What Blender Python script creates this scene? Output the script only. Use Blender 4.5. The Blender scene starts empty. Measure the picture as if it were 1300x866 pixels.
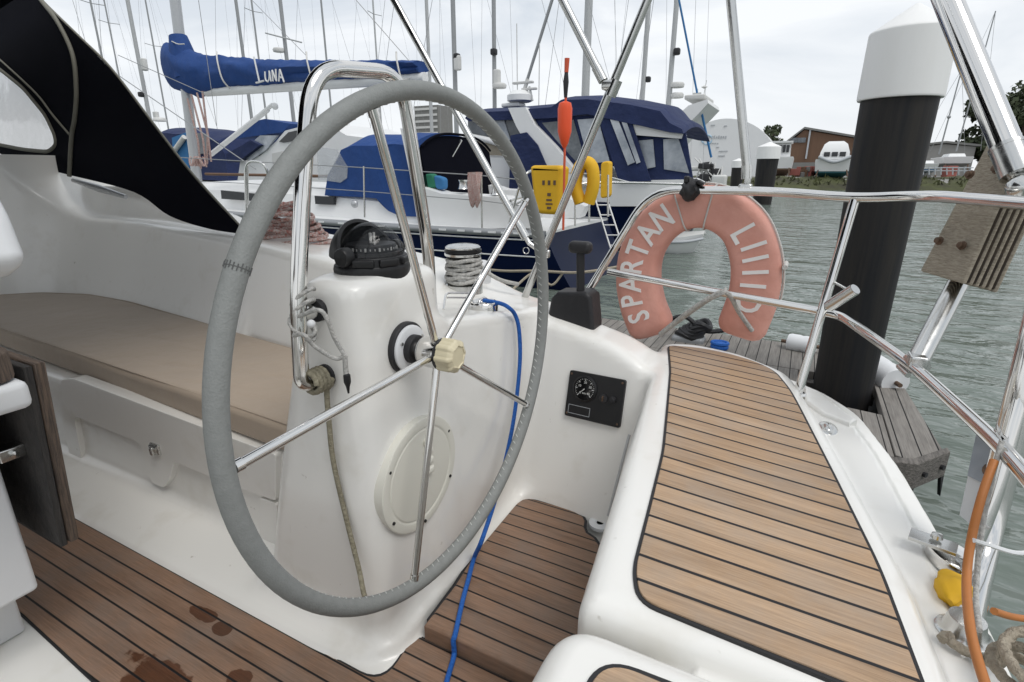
import bpy, bmesh, math, random
import numpy as np
from mathutils import Vector, Matrix
random.seed(7); rng = np.random.default_rng(7)
R = math.radians
SC = bpy.context.scene
COL = SC.collection
WZ = -0.55                                   # water level; z = 0 is the cockpit sole; x runs aft, y to port
# ---------------------------------------------------------------- camera
FPX, PITCH, YAW, CAMH = 682.0, R(17.5), R(27.8), 1.15
cam_d = bpy.data.cameras.new('camera'); cam = bpy.data.objects.new('camera', cam_d); COL.objects.link(cam)
cam.location = (0, 0, CAMH); cam.rotation_euler = (R(90) - PITCH, 0, YAW)
cam_d.sensor_width = 36; cam_d.lens = FPX / 1300 * 36; cam_d.clip_start = 0.02; cam_d.clip_end = 6000
SC.camera = cam
_fw = np.array([-math.sin(YAW)*math.cos(PITCH), math.cos(YAW)*math.cos(PITCH), -math.sin(PITCH)])
_rt = np.array([math.cos(YAW), math.sin(YAW), 0]); _up = np.cross(_rt, _fw); _c = np.array([0, 0, CAMH])
def ray(px, py): return _fw + _rt*(px-650)/FPX + _up*(433-py)/FPX
def ox(px, py, x): d = ray(px, py); return Vector(_c + d*(x/d[0]))
def oy(px, py, y): d = ray(px, py); return Vector(_c + d*(y/d[1]))
def oz(px, py, z): d = ray(px, py); return Vector(_c + d*((z-CAMH)/d[2]))
def ot(px, py, t): return Vector(_c + ray(px, py)*t)
# ---------------------------------------------------------------- materials
def mat(name, col, rough=0.5, metal=0.0, var=0.0, vscale=8.0, col2=None, bump=0.0, bscale=60.0, coat=0.0, stretch=None, alpha=1.0, trans=0.0, spec=0.5, sheen=0.0, rvar=0.0, bdist=.01):
    m = bpy.data.materials.new(name); m.use_nodes = True
    nt = m.node_tree; N = nt.nodes; L = nt.links; b = N['Principled BSDF']
    b.inputs['Base Color'].default_value = (*col, 1); b.inputs['Roughness'].default_value = rough; b.inputs['Metallic'].default_value = metal
    b.inputs['Specular IOR Level'].default_value = spec
    if coat: b.inputs['Coat Weight'].default_value = coat; b.inputs['Coat Roughness'].default_value = 0.08
    if sheen: b.inputs['Sheen Weight'].default_value = sheen
    if trans: b.inputs['Transmission Weight'].default_value = trans
    b.inputs['Alpha'].default_value = alpha
    tc = N.new('ShaderNodeTexCoord'); src = tc.outputs['Object']
    if stretch:
        mp = N.new('ShaderNodeMapping'); mp.inputs['Scale'].default_value = stretch; L.new(src, mp.inputs[0]); src = mp.outputs[0]
    if var or rvar:
        no = N.new('ShaderNodeTexNoise'); no.inputs['Scale'].default_value = vscale; no.inputs['Detail'].default_value = 6; no.inputs['Roughness'].default_value = 0.65
        L.new(src, no.inputs['Vector'])
        if var:
            rp = N.new('ShaderNodeValToRGB'); c2 = col2 or tuple(c*0.55 for c in col)
            hw_ = .13 if var >= .6 else .24; rp.color_ramp.elements[0].position = .5-hw_; rp.color_ramp.elements[1].position = .5+hw_
            k = min(var, 1.0)
            rp.color_ramp.elements[0].color = (*[col[i]*(1-k)+c2[i]*k for i in range(3)], 1); rp.color_ramp.elements[1].color = (*col, 1)
            L.new(no.outputs['Fac'], rp.inputs[0]); L.new(rp.outputs[0], b.inputs['Base Color'])
        if rvar:
            mr = N.new('ShaderNodeMapRange'); mr.inputs[1].default_value = .3; mr.inputs[2].default_value = .7; mr.inputs[3].default_value = max(0.02, rough-rvar); mr.inputs[4].default_value = min(1, rough+rvar)
            L.new(no.outputs['Fac'], mr.inputs[0]); L.new(mr.outputs[0], b.inputs['Roughness'])
    if bump:
        n2 = N.new('ShaderNodeTexNoise'); n2.inputs['Scale'].default_value = bscale; n2.inputs['Detail'].default_value = 5
        L.new(src, n2.inputs['Vector'])
        bp = N.new('ShaderNodeBump'); bp.inputs['Strength'].default_value = bump; bp.inputs['Distance'].default_value = bdist
        L.new(n2.outputs['Fac'], bp.inputs['Height']); L.new(bp.outputs[0], b.inputs['Normal'])
    return m

def plank_mat(name, c_lo, c_hi, caulk, pitch, cw, rough=0.6, wet=None, grain=1.0, pscale=1.0, grey=.33):
    """wood planks along u, laid side by side in v (metres, from the UV map); caulk between them"""
    m = bpy.data.materials.new(name); m.use_nodes = True
    nt = m.node_tree; N = nt.nodes; L = nt.links; b = N['Principled BSDF']
    def math_(op, a, b_=None, c=None):
        n = N.new('ShaderNodeMath'); n.operation = op
        for i, v in enumerate((a, b_, c)):
            if v is None: continue
            if isinstance(v, (int, float)): n.inputs[i].default_value = v
            else: L.new(v, n.inputs[i])
        return n.outputs[0]
    uv = N.new('ShaderNodeUVMap'); uv.uv_map = 'plank'
    sp = N.new('ShaderNodeSeparateXYZ'); L.new(uv.outputs[0], sp.inputs[0])
    q = math_('DIVIDE', sp.outputs[1], pitch); idx = math_('FLOOR', q); fr = math_('FRACT', q)
    dist = math_('ABSOLUTE', math_('SUBTRACT', fr, 0.5))
    cm = N.new('ShaderNodeMapRange'); cm.inputs[1].default_value = 0.5-cw/pitch/2-0.012; cm.inputs[2].default_value = 0.5-cw/pitch/2+0.012
    L.new(dist, cm.inputs[0])
    wn = N.new('ShaderNodeTexWhiteNoise'); wn.noise_dimensions = '1D'; L.new(idx, wn.inputs['W'])
    cb = N.new('ShaderNodeCombineXYZ'); L.new(math_('MULTIPLY', sp.outputs[0], 11.0*pscale), cb.inputs[0]); L.new(math_('MULTIPLY', sp.outputs[1], 330.0*pscale), cb.inputs[1]); L.new(math_('MULTIPLY', idx, 7.3), cb.inputs[2])
    g = N.new('ShaderNodeTexNoise'); g.inputs['Scale'].default_value = 1.0; g.inputs['Detail'].default_value = 7; g.inputs['Roughness'].default_value = 0.7; g.inputs['Distortion'].default_value = 0.4
    L.new(cb.outputs[0], g.inputs['Vector'])
    cb2 = N.new('ShaderNodeCombineXYZ'); L.new(math_('MULTIPLY', sp.outputs[0], 3.0), cb2.inputs[0]); L.new(math_('MULTIPLY', sp.outputs[1], 16.0), cb2.inputs[1]); L.new(idx, cb2.inputs[2])
    g2 = N.new('ShaderNodeTexNoise'); g2.inputs['Scale'].default_value = 1.6; g2.inputs['Detail'].default_value = 4; L.new(cb2.outputs[0], g2.inputs['Vector'])
    f = math_('ADD', math_('MULTIPLY', g.outputs['Fac'], 0.75*grain), math_('ADD', math_('MULTIPLY', wn.outputs['Value'], 0.10), math_('ADD', math_('MULTIPLY', g2.outputs['Fac'], 0.40), .09)))
    rp = N.new('ShaderNodeValToRGB'); rp.color_ramp.elements[0].position = 0.40; rp.color_ramp.elements[1].position = .95
    rp.color_ramp.elements[0].color = (*c_lo, 1); rp.color_ramp.elements[1].color = (*c_hi, 1); L.new(f, rp.inputs[0])
    gw = N.new('ShaderNodeTexNoise'); gw.inputs['Scale'].default_value = 7.0; gw.inputs['Detail'].default_value = 6; gw.inputs['Roughness'].default_value = .7; L.new(uv.outputs[0], gw.inputs['Vector'])
    gm = N.new('ShaderNodeMapRange'); gm.inputs[1].default_value = .42; gm.inputs[2].default_value = .68; gm.inputs[4].default_value = grey; L.new(gw.outputs['Fac'], gm.inputs[0])
    gx2 = N.new('ShaderNodeMix'); gx2.data_type = 'RGBA'; L.new(gm.outputs[0], gx2.inputs[0]); L.new(rp.outputs[0], gx2.inputs[6]); av_ = sum(c_hi)/3*.72; gx2.inputs[7].default_value = (av_*1.04, av_, av_*.93, 1)
    colour = gx2.outputs[2]; rgh = None
    if wet:                                   # damp stains: ellipses with ragged edges, fixed to the boards
        geo = N.new('ShaderNodeTexCoord'); nz = N.new('ShaderNodeTexNoise'); nz.inputs['Scale'].default_value = 9; nz.inputs['Detail'].default_value = 5
        L.new(uv.outputs[0], nz.inputs['Vector']); tot = None
        for (u0, v0, ru, rv) in wet:
            a = math_('DIVIDE', math_('SUBTRACT', sp.outputs[0], u0), ru); c = math_('DIVIDE', math_('SUBTRACT', sp.outputs[1], v0), rv)
            d = math_('SUBTRACT', 1.0, math_('ADD', math_('MULTIPLY', a, a), math_('MULTIPLY', c, c)))
            tot = d if tot is None else math_('MAXIMUM', tot, d)
        tt = math_('ADD', tot, math_('MULTIPLY', math_('SUBTRACT', nz.outputs['Fac'], 0.5), 3.2))
        wm = N.new('ShaderNodeMapRange'); wm.inputs[1].default_value = 0.0; wm.inputs[2].default_value = 0.12; L.new(tt, wm.inputs[0])
        mx = N.new('ShaderNodeMix'); mx.data_type = 'RGBA'; mx.blend_type = 'MULTIPLY'; L.new(wm.outputs[0], mx.inputs[0]); L.new(colour, mx.inputs[6]); mx.inputs[7].default_value = (.42, .29, .22, 1)
        colour = mx.outputs[2]; rg = N.new('ShaderNodeMapRange'); rg.inputs[3].default_value = rough; rg.inputs[4].default_value = 0.28; L.new(wm.outputs[0], rg.inputs[0]); rgh = rg.outputs[0]
    mc = N.new('ShaderNodeMix'); mc.data_type = 'RGBA'; L.new(cm.outputs[0], mc.inputs[0]); L.new(colour, mc.inputs[6]); mc.inputs[7].default_value = (*caulk, 1)
    L.new(mc.outputs[2], b.inputs['Base Color']); b.inputs['Roughness'].default_value = rough
    if rgh is not None: L.new(rgh, b.inputs['Roughness'])
    b.inputs['Specular IOR Level'].default_value = 0.3
    hgt = math_('SUBTRACT', math_('MULTIPLY', g.outputs['Fac'], 0.5), cm.outputs[0])
    bp = N.new('ShaderNodeBump'); bp.inputs['Strength'].default_value = 0.35; bp.inputs['Distance'].default_value = 0.003; L.new(hgt, bp.inputs['Height']); L.new(bp.outputs[0], b.inputs['Normal'])
    return m

M = {}
M['gel'] = mat('white_gelcoat', (.81, .80, .765), .30, var=.25, vscale=1.1, col2=(.75, .73, .68), coat=.4)
def scuffs(m):
    nt = m.node_tree; N = nt.nodes; L = nt.links; b = N['Principled BSDF']; src = b.inputs['Base Color'].links[0].from_socket
    tc = N.new('ShaderNodeTexCoord'); out = src
    for sc_, st, lo, hi, col, amt in ((26, (1, 1, 1), .70, .78, (.30, .26, .20, 1), .55), (5, (1, 1, 1), .56, .80, (.56, .52, .43, 1), .45), (40, (1, 1, .12), .71, .80, (.42, .40, .35, 1), .4)):
        mp = N.new('ShaderNodeMapping'); mp.inputs['Scale'].default_value = st; L.new(tc.outputs['Object'], mp.inputs[0])
        n = N.new('ShaderNodeTexNoise'); n.inputs['Scale'].default_value = sc_; n.inputs['Detail'].default_value = 4; n.inputs['Roughness'].default_value = .6; L.new(mp.outputs[0], n.inputs['Vector'])
        mr = N.new('ShaderNodeMapRange'); mr.inputs[1].default_value = lo; mr.inputs[2].default_value = hi; mr.inputs[4].default_value = amt; L.new(n.outputs['Fac'], mr.inputs[0])
        mx = N.new('ShaderNodeMix'); mx.data_type = 'RGBA'; L.new(mr.outputs[0], mx.inputs[0]); L.new(out, mx.inputs[6]); mx.inputs[7].default_value = col; out = mx.outputs[2]
    L.new(out, b.inputs['Base Color'])
scuffs(M['gel'])
M['gelcream'] = mat('cream_plastic', (.70, .685, .61), .35)
M['nut'] = mat('yellowed_cream_plastic', (.64, .575, .40), .4, var=.3, vscale=20)
M['teak'] = plank_mat('teak_seat', (.21, .135, .08), (.57, .395, .255), (.018, .018, .02), .0535, .0062, .6)
M['teakfloor'] = plank_mat('teak_sole', (.10, .060, .039), (.335, .208, .14), (.012, .011, .011), .0505, .0052, .5,
                           wet=[(-1.17, .46, .15, .065), (-1.03, .565, .035, .03), (-1.29, .65, .05, .022), (-1.20, .64, .03, .022), (-.95, .42, .12, .05)])
M['caulk'] = mat('black_caulk', (.016, .016, .018), .6)
M['teakold'] = mat('weathered_teak', (.16, .115, .085), .75, var=.9, vscale=5, col2=(.05, .04, .035), bump=.5, bscale=14, stretch=(3, 60, 3))
M['leaf'] = mat('weathered_teak_shade_tint', (.055, .05, .047), .8, var=.9, vscale=4, col2=(.025, .024, .024), bump=.6, bscale=10, stretch=(4, 50, 3))  # weathered teak with the shade of the leaf gap put into its colour
M['cush'] = mat('beige_cushion_fabric', (.42, .337, .258), .85, var=.5, vscale=5, col2=(.345, .275, .21), bump=.5, bscale=5, sheen=.2, bdist=.03)
M['chrome'] = mat('polished_stainless', (.72, .71, .69), .09, 1.0, rvar=.05, vscale=14)
M['steel'] = mat('brushed_stainless', (.6, .6, .585), .22, 1.0, rvar=.08, vscale=20)
M['leather'] = mat('grey_leather', (.25, .26, .252), .72, var=.5, vscale=60, col2=(.165, .173, .168), bump=.22, bscale=320)
M['darkthread'] = mat('dark_thread', (.10, .102, .10), .8)
M['toerail'] = mat('dull_aluminium', (.30, .31, .32), .5, .4)
M['thread'] = mat('pale_thread', (.5, .52, .5), .8)
M['black'] = mat('black_plastic', (.013, .013, .014), .42, spec=.35)
M['rubber'] = mat('black_rubber', (.02, .02, .022), .5, bump=.15, bscale=80, spec=.4)
M['navy'] = mat('navy_black_canvas', (.0028, .0032, .0075), .9, var=.4, vscale=6, bump=.3, bscale=400, spec=.08)
M['navyblue'] = mat('navy_blue_canvas', (.012, .024, .088), .85, var=.5, vscale=2.5, bump=.9, bscale=1.8, bdist=.10)
M['royal'] = mat('royal_blue_canvas', (.009, .053, .21), .8, var=.5, vscale=2.2, col2=(.006, .036, .155), bump=.9, bscale=2.2, bdist=.10, stretch=(1, 1, .6))
M['piping'] = mat('grey_green_webbing', (.17, .165, .135), .7)
M['clear'] = mat('clear_vinyl', (.62, .65, .68), .10, alpha=.38, var=.5, vscale=3, bump=.4, bscale=5, bdist=.03)
M['bghull'] = mat('navy_gloss_hull', (.004, .009, .034), .30, spec=.07, bump=.15, bscale=1.6)
M['bgwhite'] = mat('white_boat_paint', (.76, .765, .76), .35, var=.15, vscale=1.5)
M['offwhite'] = mat('off_white_paint', (.62, .62, .6), .5, var=.3, vscale=2)
M['alu'] = mat('grey_aluminium', (.48, .49, .5), .4, .6)
M['glassdk'] = mat('dark_window', (.02, .022, .026), .08)
M['glasslt'] = mat('hazy_window', (.46, .49, .53), .15, var=.9, vscale=1.6, col2=(.20, .23, .27), bump=.5, bscale=2, bdist=.05)
M['glassgrey'] = mat('grey_window', (.16, .175, .19), .15, var=.9, vscale=1.8, col2=(.07, .08, .09), bump=.5, bscale=2, bdist=.05)
M['orange'] = mat('orange_plastic', (.80, .085, .02), .45)
M['redpole'] = mat('orange_pole', (.6, .09, .035), .5)
M['buoy'] = mat('faded_pink_foam', (.70, .36, .295), .8, var=.7, vscale=5, col2=(.57, .25, .19), bump=.35, bscale=30)
M['letter'] = mat('white_lettering', (.82, .80, .78), .7)
M['yellow'] = mat('yellow_fabric', (.72, .42, .012), .7, var=.4, vscale=5, col2=(.6, .32, .01), bump=.3, bscale=8)
M['ropegrey'] = mat('grey_rope', (.52, .51, .48), .9, var=.8, vscale=90, col2=(.3, .3, .29), bump=.8, bscale=120)
M['ropebeige'] = mat('beige_rope', (.42, .37, .29), .9, var=.7, vscale=90, col2=(.24, .2, .15), bump=.9, bscale=150)
M['ropeold'] = mat('stained_rope', (.30, .275, .2), .9, var=.7, vscale=90, col2=(.17, .15, .1), bump=.8, bscale=150)
M['ropered'] = mat('red_flecked_rope', (.50, .46, .43), .9, var=1.0, vscale=90, col2=(.30, .10, .08), bump=.7, bscale=120)
M['ropeblue'] = mat('blue_rope', (.012, .13, .50), .65, var=.6, vscale=150, col2=(.006, .07, .32), bump=.6, bscale=200)
M['ropewhite'] = mat('white_cord', (.62, .61, .58), .85, bump=.6, bscale=200)
M['hose'] = mat('orange_hose', (.46, .165, .04), .55, var=.4, vscale=30)
M['wood'] = mat('weathered_plywood', (.44, .39, .31), .85, var=.9, vscale=6, col2=(.27, .235, .18), bump=.7, bscale=12, stretch=(8, 8, 50))
M['woodrust'] = mat('dark_laminate', (.055, .04, .026), .85, var=.9, vscale=8, col2=(.012, .01, .009), bump=.6, bscale=20)
M['rust'] = mat('rusty_bolt', (.17, .11, .075), .6, .5, var=.7, vscale=60)
M['dock'] = plank_mat('weathered_dock', (.065, .058, .052), (.30, .28, .255), (.01, .01, .01), .078, .006, .85, grain=1.0, pscale=.5)
M['dockside'] = mat('weathered_beam', (.17, .155, .14), .85, var=.9, vscale=5, col2=(.06, .055, .05), bump=.7, bscale=10, stretch=(12, 2, 30))
M['pile'] = mat('black_pile_sleeve', (.010, .0105, .0125), .6, spec=.3, var=.9, vscale=2.5, col2=(.026, .023, .020), stretch=(7, 7, .3), bump=.15, bscale=8)
M['pilecap'] = mat('white_pile_cap', (.80, .80, .79), .5, var=.4, vscale=4, col2=(.70, .69, .66), stretch=(2, 2, .4))
M['mast'] = mat('grey_mast', (.42, .43, .43), .45, .3)
M['mastdk'] = mat('dark_mast', (.30, .31, .315), .45, .3)
M['wire'] = mat('rigging_wire', (.3, .305, .31), .5, .3)
M['brown'] = mat('brown_cladding', (.15, .085, .052), .8, var=.4, vscale=1, stretch=(3, 3, .2))
M['roofgr'] = mat('grey_roof', (.2, .2, .19), .8, var=.4, vscale=.6)
M['shed'] = mat('white_shed_fabric', (.72, .73, .73), .6, var=.12, vscale=.3)
M['mark'] = mat('pale_blue_mark', (.35, .5, .62), .7)
M['markgr'] = mat('pale_grey_mark', (.42, .44, .46), .7)
M['concrete'] = mat('concrete', (.3, .295, .28), .85, var=.5, vscale=.3)
M['bank'] = mat('grassy_bank', (.075, .085, .028), .95, var=.9, vscale=.5, col2=(.035, .032, .02), bump=.8, bscale=3)
M['leafs'] = mat('tree_leaves', (.045, .06, .022), .8, var=.8, vscale=.6, col2=(.02, .03, .012))
M['bark'] = mat('bark', (.06, .048, .036), .9, bump=.7, bscale=8)
M['teal'] = mat('teal_antifoul', (.02, .10, .12), .7, var=.4, vscale=1)
M['redstuff'] = mat('faded_red_paint', (.32, .1, .08), .7, var=.5, vscale=2)
M['green'] = mat('green_fabric', (.02, .16, .09), .8, bump=.6, bscale=8)
M['bluebag'] = mat('blue_fabric', (.03, .15, .34), .8, bump=.6, bscale=8)
M['whitepl'] = mat('white_plastic', (.72, .73, .74), .35, var=.1, vscale=4)
M['dial'] = mat('gauge_white', (.6, .6, .58), .5)
M['dome'] = mat('smoked_dome', (.02, .022, .025), .04, alpha=.30, spec=.9)
M['lens'] = mat('gauge_glass', (.012, .012, .013), .08)
# ---------------------------------------------------------------- mesh builder
class MB:
    def __init__(s): s.v = []; s.f = []; s.mi = []; s.uv = None; s.m = 0
    def add(s, vs, fs):
        o = len(s.v); s.v += [tuple(p) for p in vs]; s.f += [tuple(i+o for i in f) for f in fs]; s.mi += [s.m]*len(fs); return s
    def addbm(s, bm, T=None):
        bm.verts.index_update()
        vs = [(T @ v.co if T else v.co) for v in bm.verts]; fs = [[v.index for v in f.verts] for f in bm.faces]
        bm.free(); return s.add(vs, fs)
    def box(s, c, d, rot=None, bev=0.0, seg=2):
        bm = bmesh.new(); bmesh.ops.create_cube(bm, size=1.0)
        for v in bm.verts: v.co = Vector((v.co.x*d[0], v.co.y*d[1], v.co.z*d[2]))
        if bev: bmesh.ops.bevel(bm, geom=list(bm.edges), offset=bev, segments=seg, profile=.5, affect='EDGES')
        T = Matrix.Translation(Vector(c)) @ (rot.to_4x4() if rot else Matrix())
        return s.addbm(bm, T)
    def tube(s, pts, r, seg=12, closed=False, caps=True):
        P = [Vector(p) for p in pts]; n = len(P); rs = r if isinstance(r, (list, tuple)) else [r]*n
        T = []
        for i in range(n):
            a = P[(i-1) % n] if (closed or i > 0) else P[i]; b = P[(i+1) % n] if (closed or i < n-1) else P[i]
            T.append((b-a).normalized())
        u = T[0].orthogonal().normalized(); vs = []
        for i in range(n):
            if i:
                q = T[i-1].rotation_difference(T[i]); u = q @ u
            u = (u - T[i]*u.dot(T[i])).normalized(); w = T[i].cross(u)
            for k in range(seg):
                a = 2*math.pi*k/seg; vs.append(P[i] + (u*math.cos(a)+w*math.sin(a))*rs[i])
        fs = []
        for i in range(n if closed else n-1):
            j = (i+1) % n
            off = 0
            if closed and i == n-1:
                d = [(vs[i*seg]-P[i]-(vs[k]-P[0])).length for k in range(seg)]; off = d.index(min(d))
            for k in range(seg):
                fs.append((i*seg+k, i*seg+(k+1) % seg, j*seg+(k+1+off) % seg, j*seg+(k+off) % seg))
        if not closed and caps: fs += [tuple(range(seg))[::-1], tuple((n-1)*seg+k for k in range(seg))]
        return s.add(vs, fs)
    def lathe(s, prof, o, axis=(0, 0, 1), seg=32):
        ax = Vector(axis).normalized(); u = ax.orthogonal().normalized(); w = ax.cross(u); o = Vector(o); vs = []; fs = []
        for (r, h) in prof:
            for k in range(seg):
                a = 2*math.pi*k/seg; vs.append(o+ax*h+(u*math.cos(a)+w*math.sin(a))*max(r, 1e-4))
        for i in range(len(prof)-1):
            for k in range(seg): fs.append((i*seg+k, i*seg+(k+1) % seg, (i+1)*seg+(k+1) % seg, (i+1)*seg+k))
        if prof[0][0] > 1e-3: fs.append(tuple(range(seg))[::-1])
        if prof[-1][0] > 1e-3: fs.append(tuple((len(prof)-1)*seg+k for k in range(seg)))
        return s.add(vs, fs)
    def prism(s, poly, lo, hi, fn=None, bev=0.0, seg=2, subdiv=0):
        """poly = 2D outline; fn(a, b, h) -> xyz (default: a = x, b = y, h = z)"""
        fn = fn or (lambda a, b, h: (a, b, h)); bm = bmesh.new(); n = len(poly)
        A = [bm.verts.new((p[0], p[1], lo)) for p in poly]; B = [bm.verts.new((p[0], p[1], hi)) for p in poly]
        bm.faces.new(A[::-1]); bm.faces.new(B)
        for i in range(n): bm.faces.new((A[i], A[(i+1) % n], B[(i+1) % n], B[i]))
        bmesh.ops.recalc_face_normals(bm, faces=list(bm.faces))
        if bev:
            es = [e for e in bm.edges if abs(e.verts[0].co.z-e.verts[1].co.z) < 1e-6]
            bmesh.ops.bevel(bm, geom=es, offset=bev, segments=seg, profile=.5, affect='EDGES')
        for v in bm.verts: v.co = Vector(fn(*v.co))
        bmesh.ops.recalc_face_normals(bm, faces=list(bm.faces))
        return s.addbm(bm)
    def loft(s, rings, closed=True, caps=True):
        n = len(rings[0]); vs = [p for r in rings for p in r]; fs = []
        for i in range(len(rings)-1):
            for k in range(n if closed else n-1):
                fs.append((i*n+k, i*n+(k+1) % n, (i+1)*n+(k+1) % n, (i+1)*n+k))
        if caps and closed: fs += [tuple(range(n))[::-1], tuple((len(rings)-1)*n+k for k in range(n))]
        return s.add(vs, fs)
    def grid(s, fn, nu, nv):
        vs = [fn(i/nu, j/nv) for i in range(nu+1) for j in range(nv+1)]
        fs = [(i*(nv+1)+j, (i+1)*(nv+1)+j, (i+1)*(nv+1)+j+1, i*(nv+1)+j+1) for i in range(nu) for j in range(nv)]
        return s.add(vs, fs)
    def ball(s, c, r, seg=16, ring=10, T=None):
        rr = (r, r, r) if isinstance(r, (int, float)) else r
        bm = bmesh.new(); bmesh.ops.create_uvsphere(bm, u_segments=seg, v_segments=ring, radius=1.0)
        for v in bm.verts: v.co = Vector((v.co.x*rr[0], v.co.y*rr[1], v.co.z*rr[2]))
        return s.addbm(bm, Matrix.Translation(Vector(c)) @ (T.to_4x4() if T else Matrix()))
ORG = {}
def _mesh(mb, name, mats, org, angle=47, flat=False):
    me = bpy.data.meshes.new(name)
    me.from_pydata([tuple(Vector(p)-org) for p in mb.v], [], mb.f)
    for m in (mats if isinstance(mats, (list, tuple)) else [mats]): me.materials.append(m)
    me.polygons.foreach_set('material_index', mb.mi)
    if mb.uv:
        ly = me.uv_layers.new(name='plank'); co = [Vector(p) for p in mb.v]
        for lp in me.loops: ly.data[lp.index].uv = mb.uv(co[lp.vertex_index])
    me.update()
    bm = bmesh.new(); bm.from_mesh(me); bmesh.ops.recalc_face_normals(bm, faces=list(bm.faces)); bm.to_mesh(me); bm.free()
    if not flat:
        me.polygons.foreach_set('use_smooth', [True]*len(me.polygons)); me.set_sharp_from_angle(angle=R(angle))
    return me
def tagit(o, label=None, cat=None, group=None, kind=None):
    if label: o['label'] = label
    if cat: o['category'] = cat
    if group: o['group'] = group
    if kind: o['kind'] = kind
    return o
def thing(name, label, cat, loc=(0, 0, 0), group=None, kind=None):
    o = bpy.data.objects.new(name, None); COL.objects.link(o); o.location = loc; o.empty_display_size = .1
    ORG[o.name] = Vector(loc); return tagit(o, label, cat, group, kind)
def put(mb, name, mats, parent, label=None, angle=47, flat=False):
    org = ORG[parent.name]; me = _mesh(mb, name, mats, org, angle, flat)
    o = bpy.data.objects.new(name, me); COL.objects.link(o); o.parent = parent; ORG[o.name] = org
    if not flat: wn_ = o.modifiers.new('weighted_normals', 'WEIGHTED_NORMAL'); wn_.keep_sharp = True
    return tagit(o, label)
def solo(mb, name, mats, label, cat, group=None, kind=None, angle=47, flat=False):
    a = np.array(mb.v); org = Vector((float((a[:, 0].min()+a[:, 0].max())/2), float((a[:, 1].min()+a[:, 1].max())/2), float(a[:, 2].min())))
    if kind == 'structure': org = Vector((0, 0, 0))
    me = _mesh(mb, name, mats, org, angle, flat); o = bpy.data.objects.new(name, me); COL.objects.link(o); o.location = org; ORG[o.name] = org
    if not flat and kind is None: wn_ = o.modifiers.new('weighted_normals', 'WEIGHTED_NORMAL'); wn_.keep_sharp = True
    return tagit(o, label, cat, group, kind)
def crv(pts, n=8, closed=False):
    P = [Vector(p) for p in pts]; out = []; m = len(P)
    for i in range(m if closed else m-1):
        p0 = P[(i-1) % m] if (closed or i) else P[0]*2-P[1]; p1 = P[i]; p2 = P[(i+1) % m]; p3 = P[(i+2) % m] if (closed or i < m-2) else P[-1]*2-P[-2]
        for k in range(n):
            t = k/n; out.append(.5*((2*p1)+(p2-p0)*t+(2*p0-5*p1+4*p2-p3)*t*t+(3*p1-p0-3*p2+p3)*t**3))
    if not closed: out.append(P[-1])
    return out
def bend(pts, r, n=8):
    """straight runs joined by rounded bends of about radius r"""
    P = [Vector(p) for p in pts]; out = [P[0]]
    for i in range(1, len(P)-1):
        a = (P[i-1]-P[i]); b = (P[i+1]-P[i]); d = min(r, a.length*.48, b.length*.48); a = P[i]+a.normalized()*d; b = P[i]+b.normalized()*d
        for k in range(n+1):
            t = k/n; out.append(a*(1-t)**2+P[i]*2*t*(1-t)+b*t*t)
    return out+[P[-1]]
def text_mb(s, size, place, shear=0.0, extrude=.002, bold=0.0):
    """lettering as geometry; place(a, b, h) -> xyz"""
    cu = bpy.data.curves.new('lettering', 'FONT'); cu.body = s; cu.size = size; cu.shear = shear; cu.extrude = extrude; cu.offset = bold; cu.align_x = 'CENTER'; cu.align_y = 'CENTER'; cu.resolution_u = 3
    o = bpy.data.objects.new('lettering', cu); COL.objects.link(o); dg = bpy.context.evaluated_depsgraph_get(); dg.update()
    me = bpy.data.meshes.new_from_object(o.evaluated_get(dg)); mb = MB()
    mb.add([place(*v.co) for v in me.vertices], [tuple(p.vertices) for p in me.polygons])
    bpy.data.objects.remove(o); bpy.data.curves.remove(cu); bpy.data.meshes.remove(me); return mb
def merge(a, b): return a.add(b.v, b.f)
def inset(poly, d):
    out = []; n = len(poly); P = [Vector((p[0], p[1])) for p in poly]
    area = sum(P[i].x*P[(i+1) % n].y-P[(i+1) % n].x*P[i].y for i in range(n)); sg = 1 if area > 0 else -1
    for i in range(n):
        a = (P[i]-P[i-1]).normalized(); b = (P[(i+1) % n]-P[i]).normalized(); na = Vector((-a.y, a.x))*sg; nb = Vector((-b.y, b.x))*sg
        m = (na+nb); m = m.normalized()/max(.5, m.normalized().dot(na)); p = P[i]+m*d; out.append((p.x, p.y))
    return out
def rounded(poly, r, n=6):
    P = [Vector((p[0], p[1], 0)) for p in poly]; m = len(P); out = []
    for i in range(m):
        rr = r[i] if isinstance(r, (list, tuple)) else r
        a = P[i-1]-P[i]; b = P[(i+1) % m]-P[i]; d = min(rr, a.length*.45, b.length*.45)
        if d < 1e-4: out.append((P[i].x, P[i].y)); continue
        a = P[i]+a.normalized()*d; b = P[i]+b.normalized()*d
        for k in range(n+1):
            t = k/n; q = a*(1-t)**2+P[i]*2*t*(1-t)+b*t*t; out.append((q.x, q.y))
    return out

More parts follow.
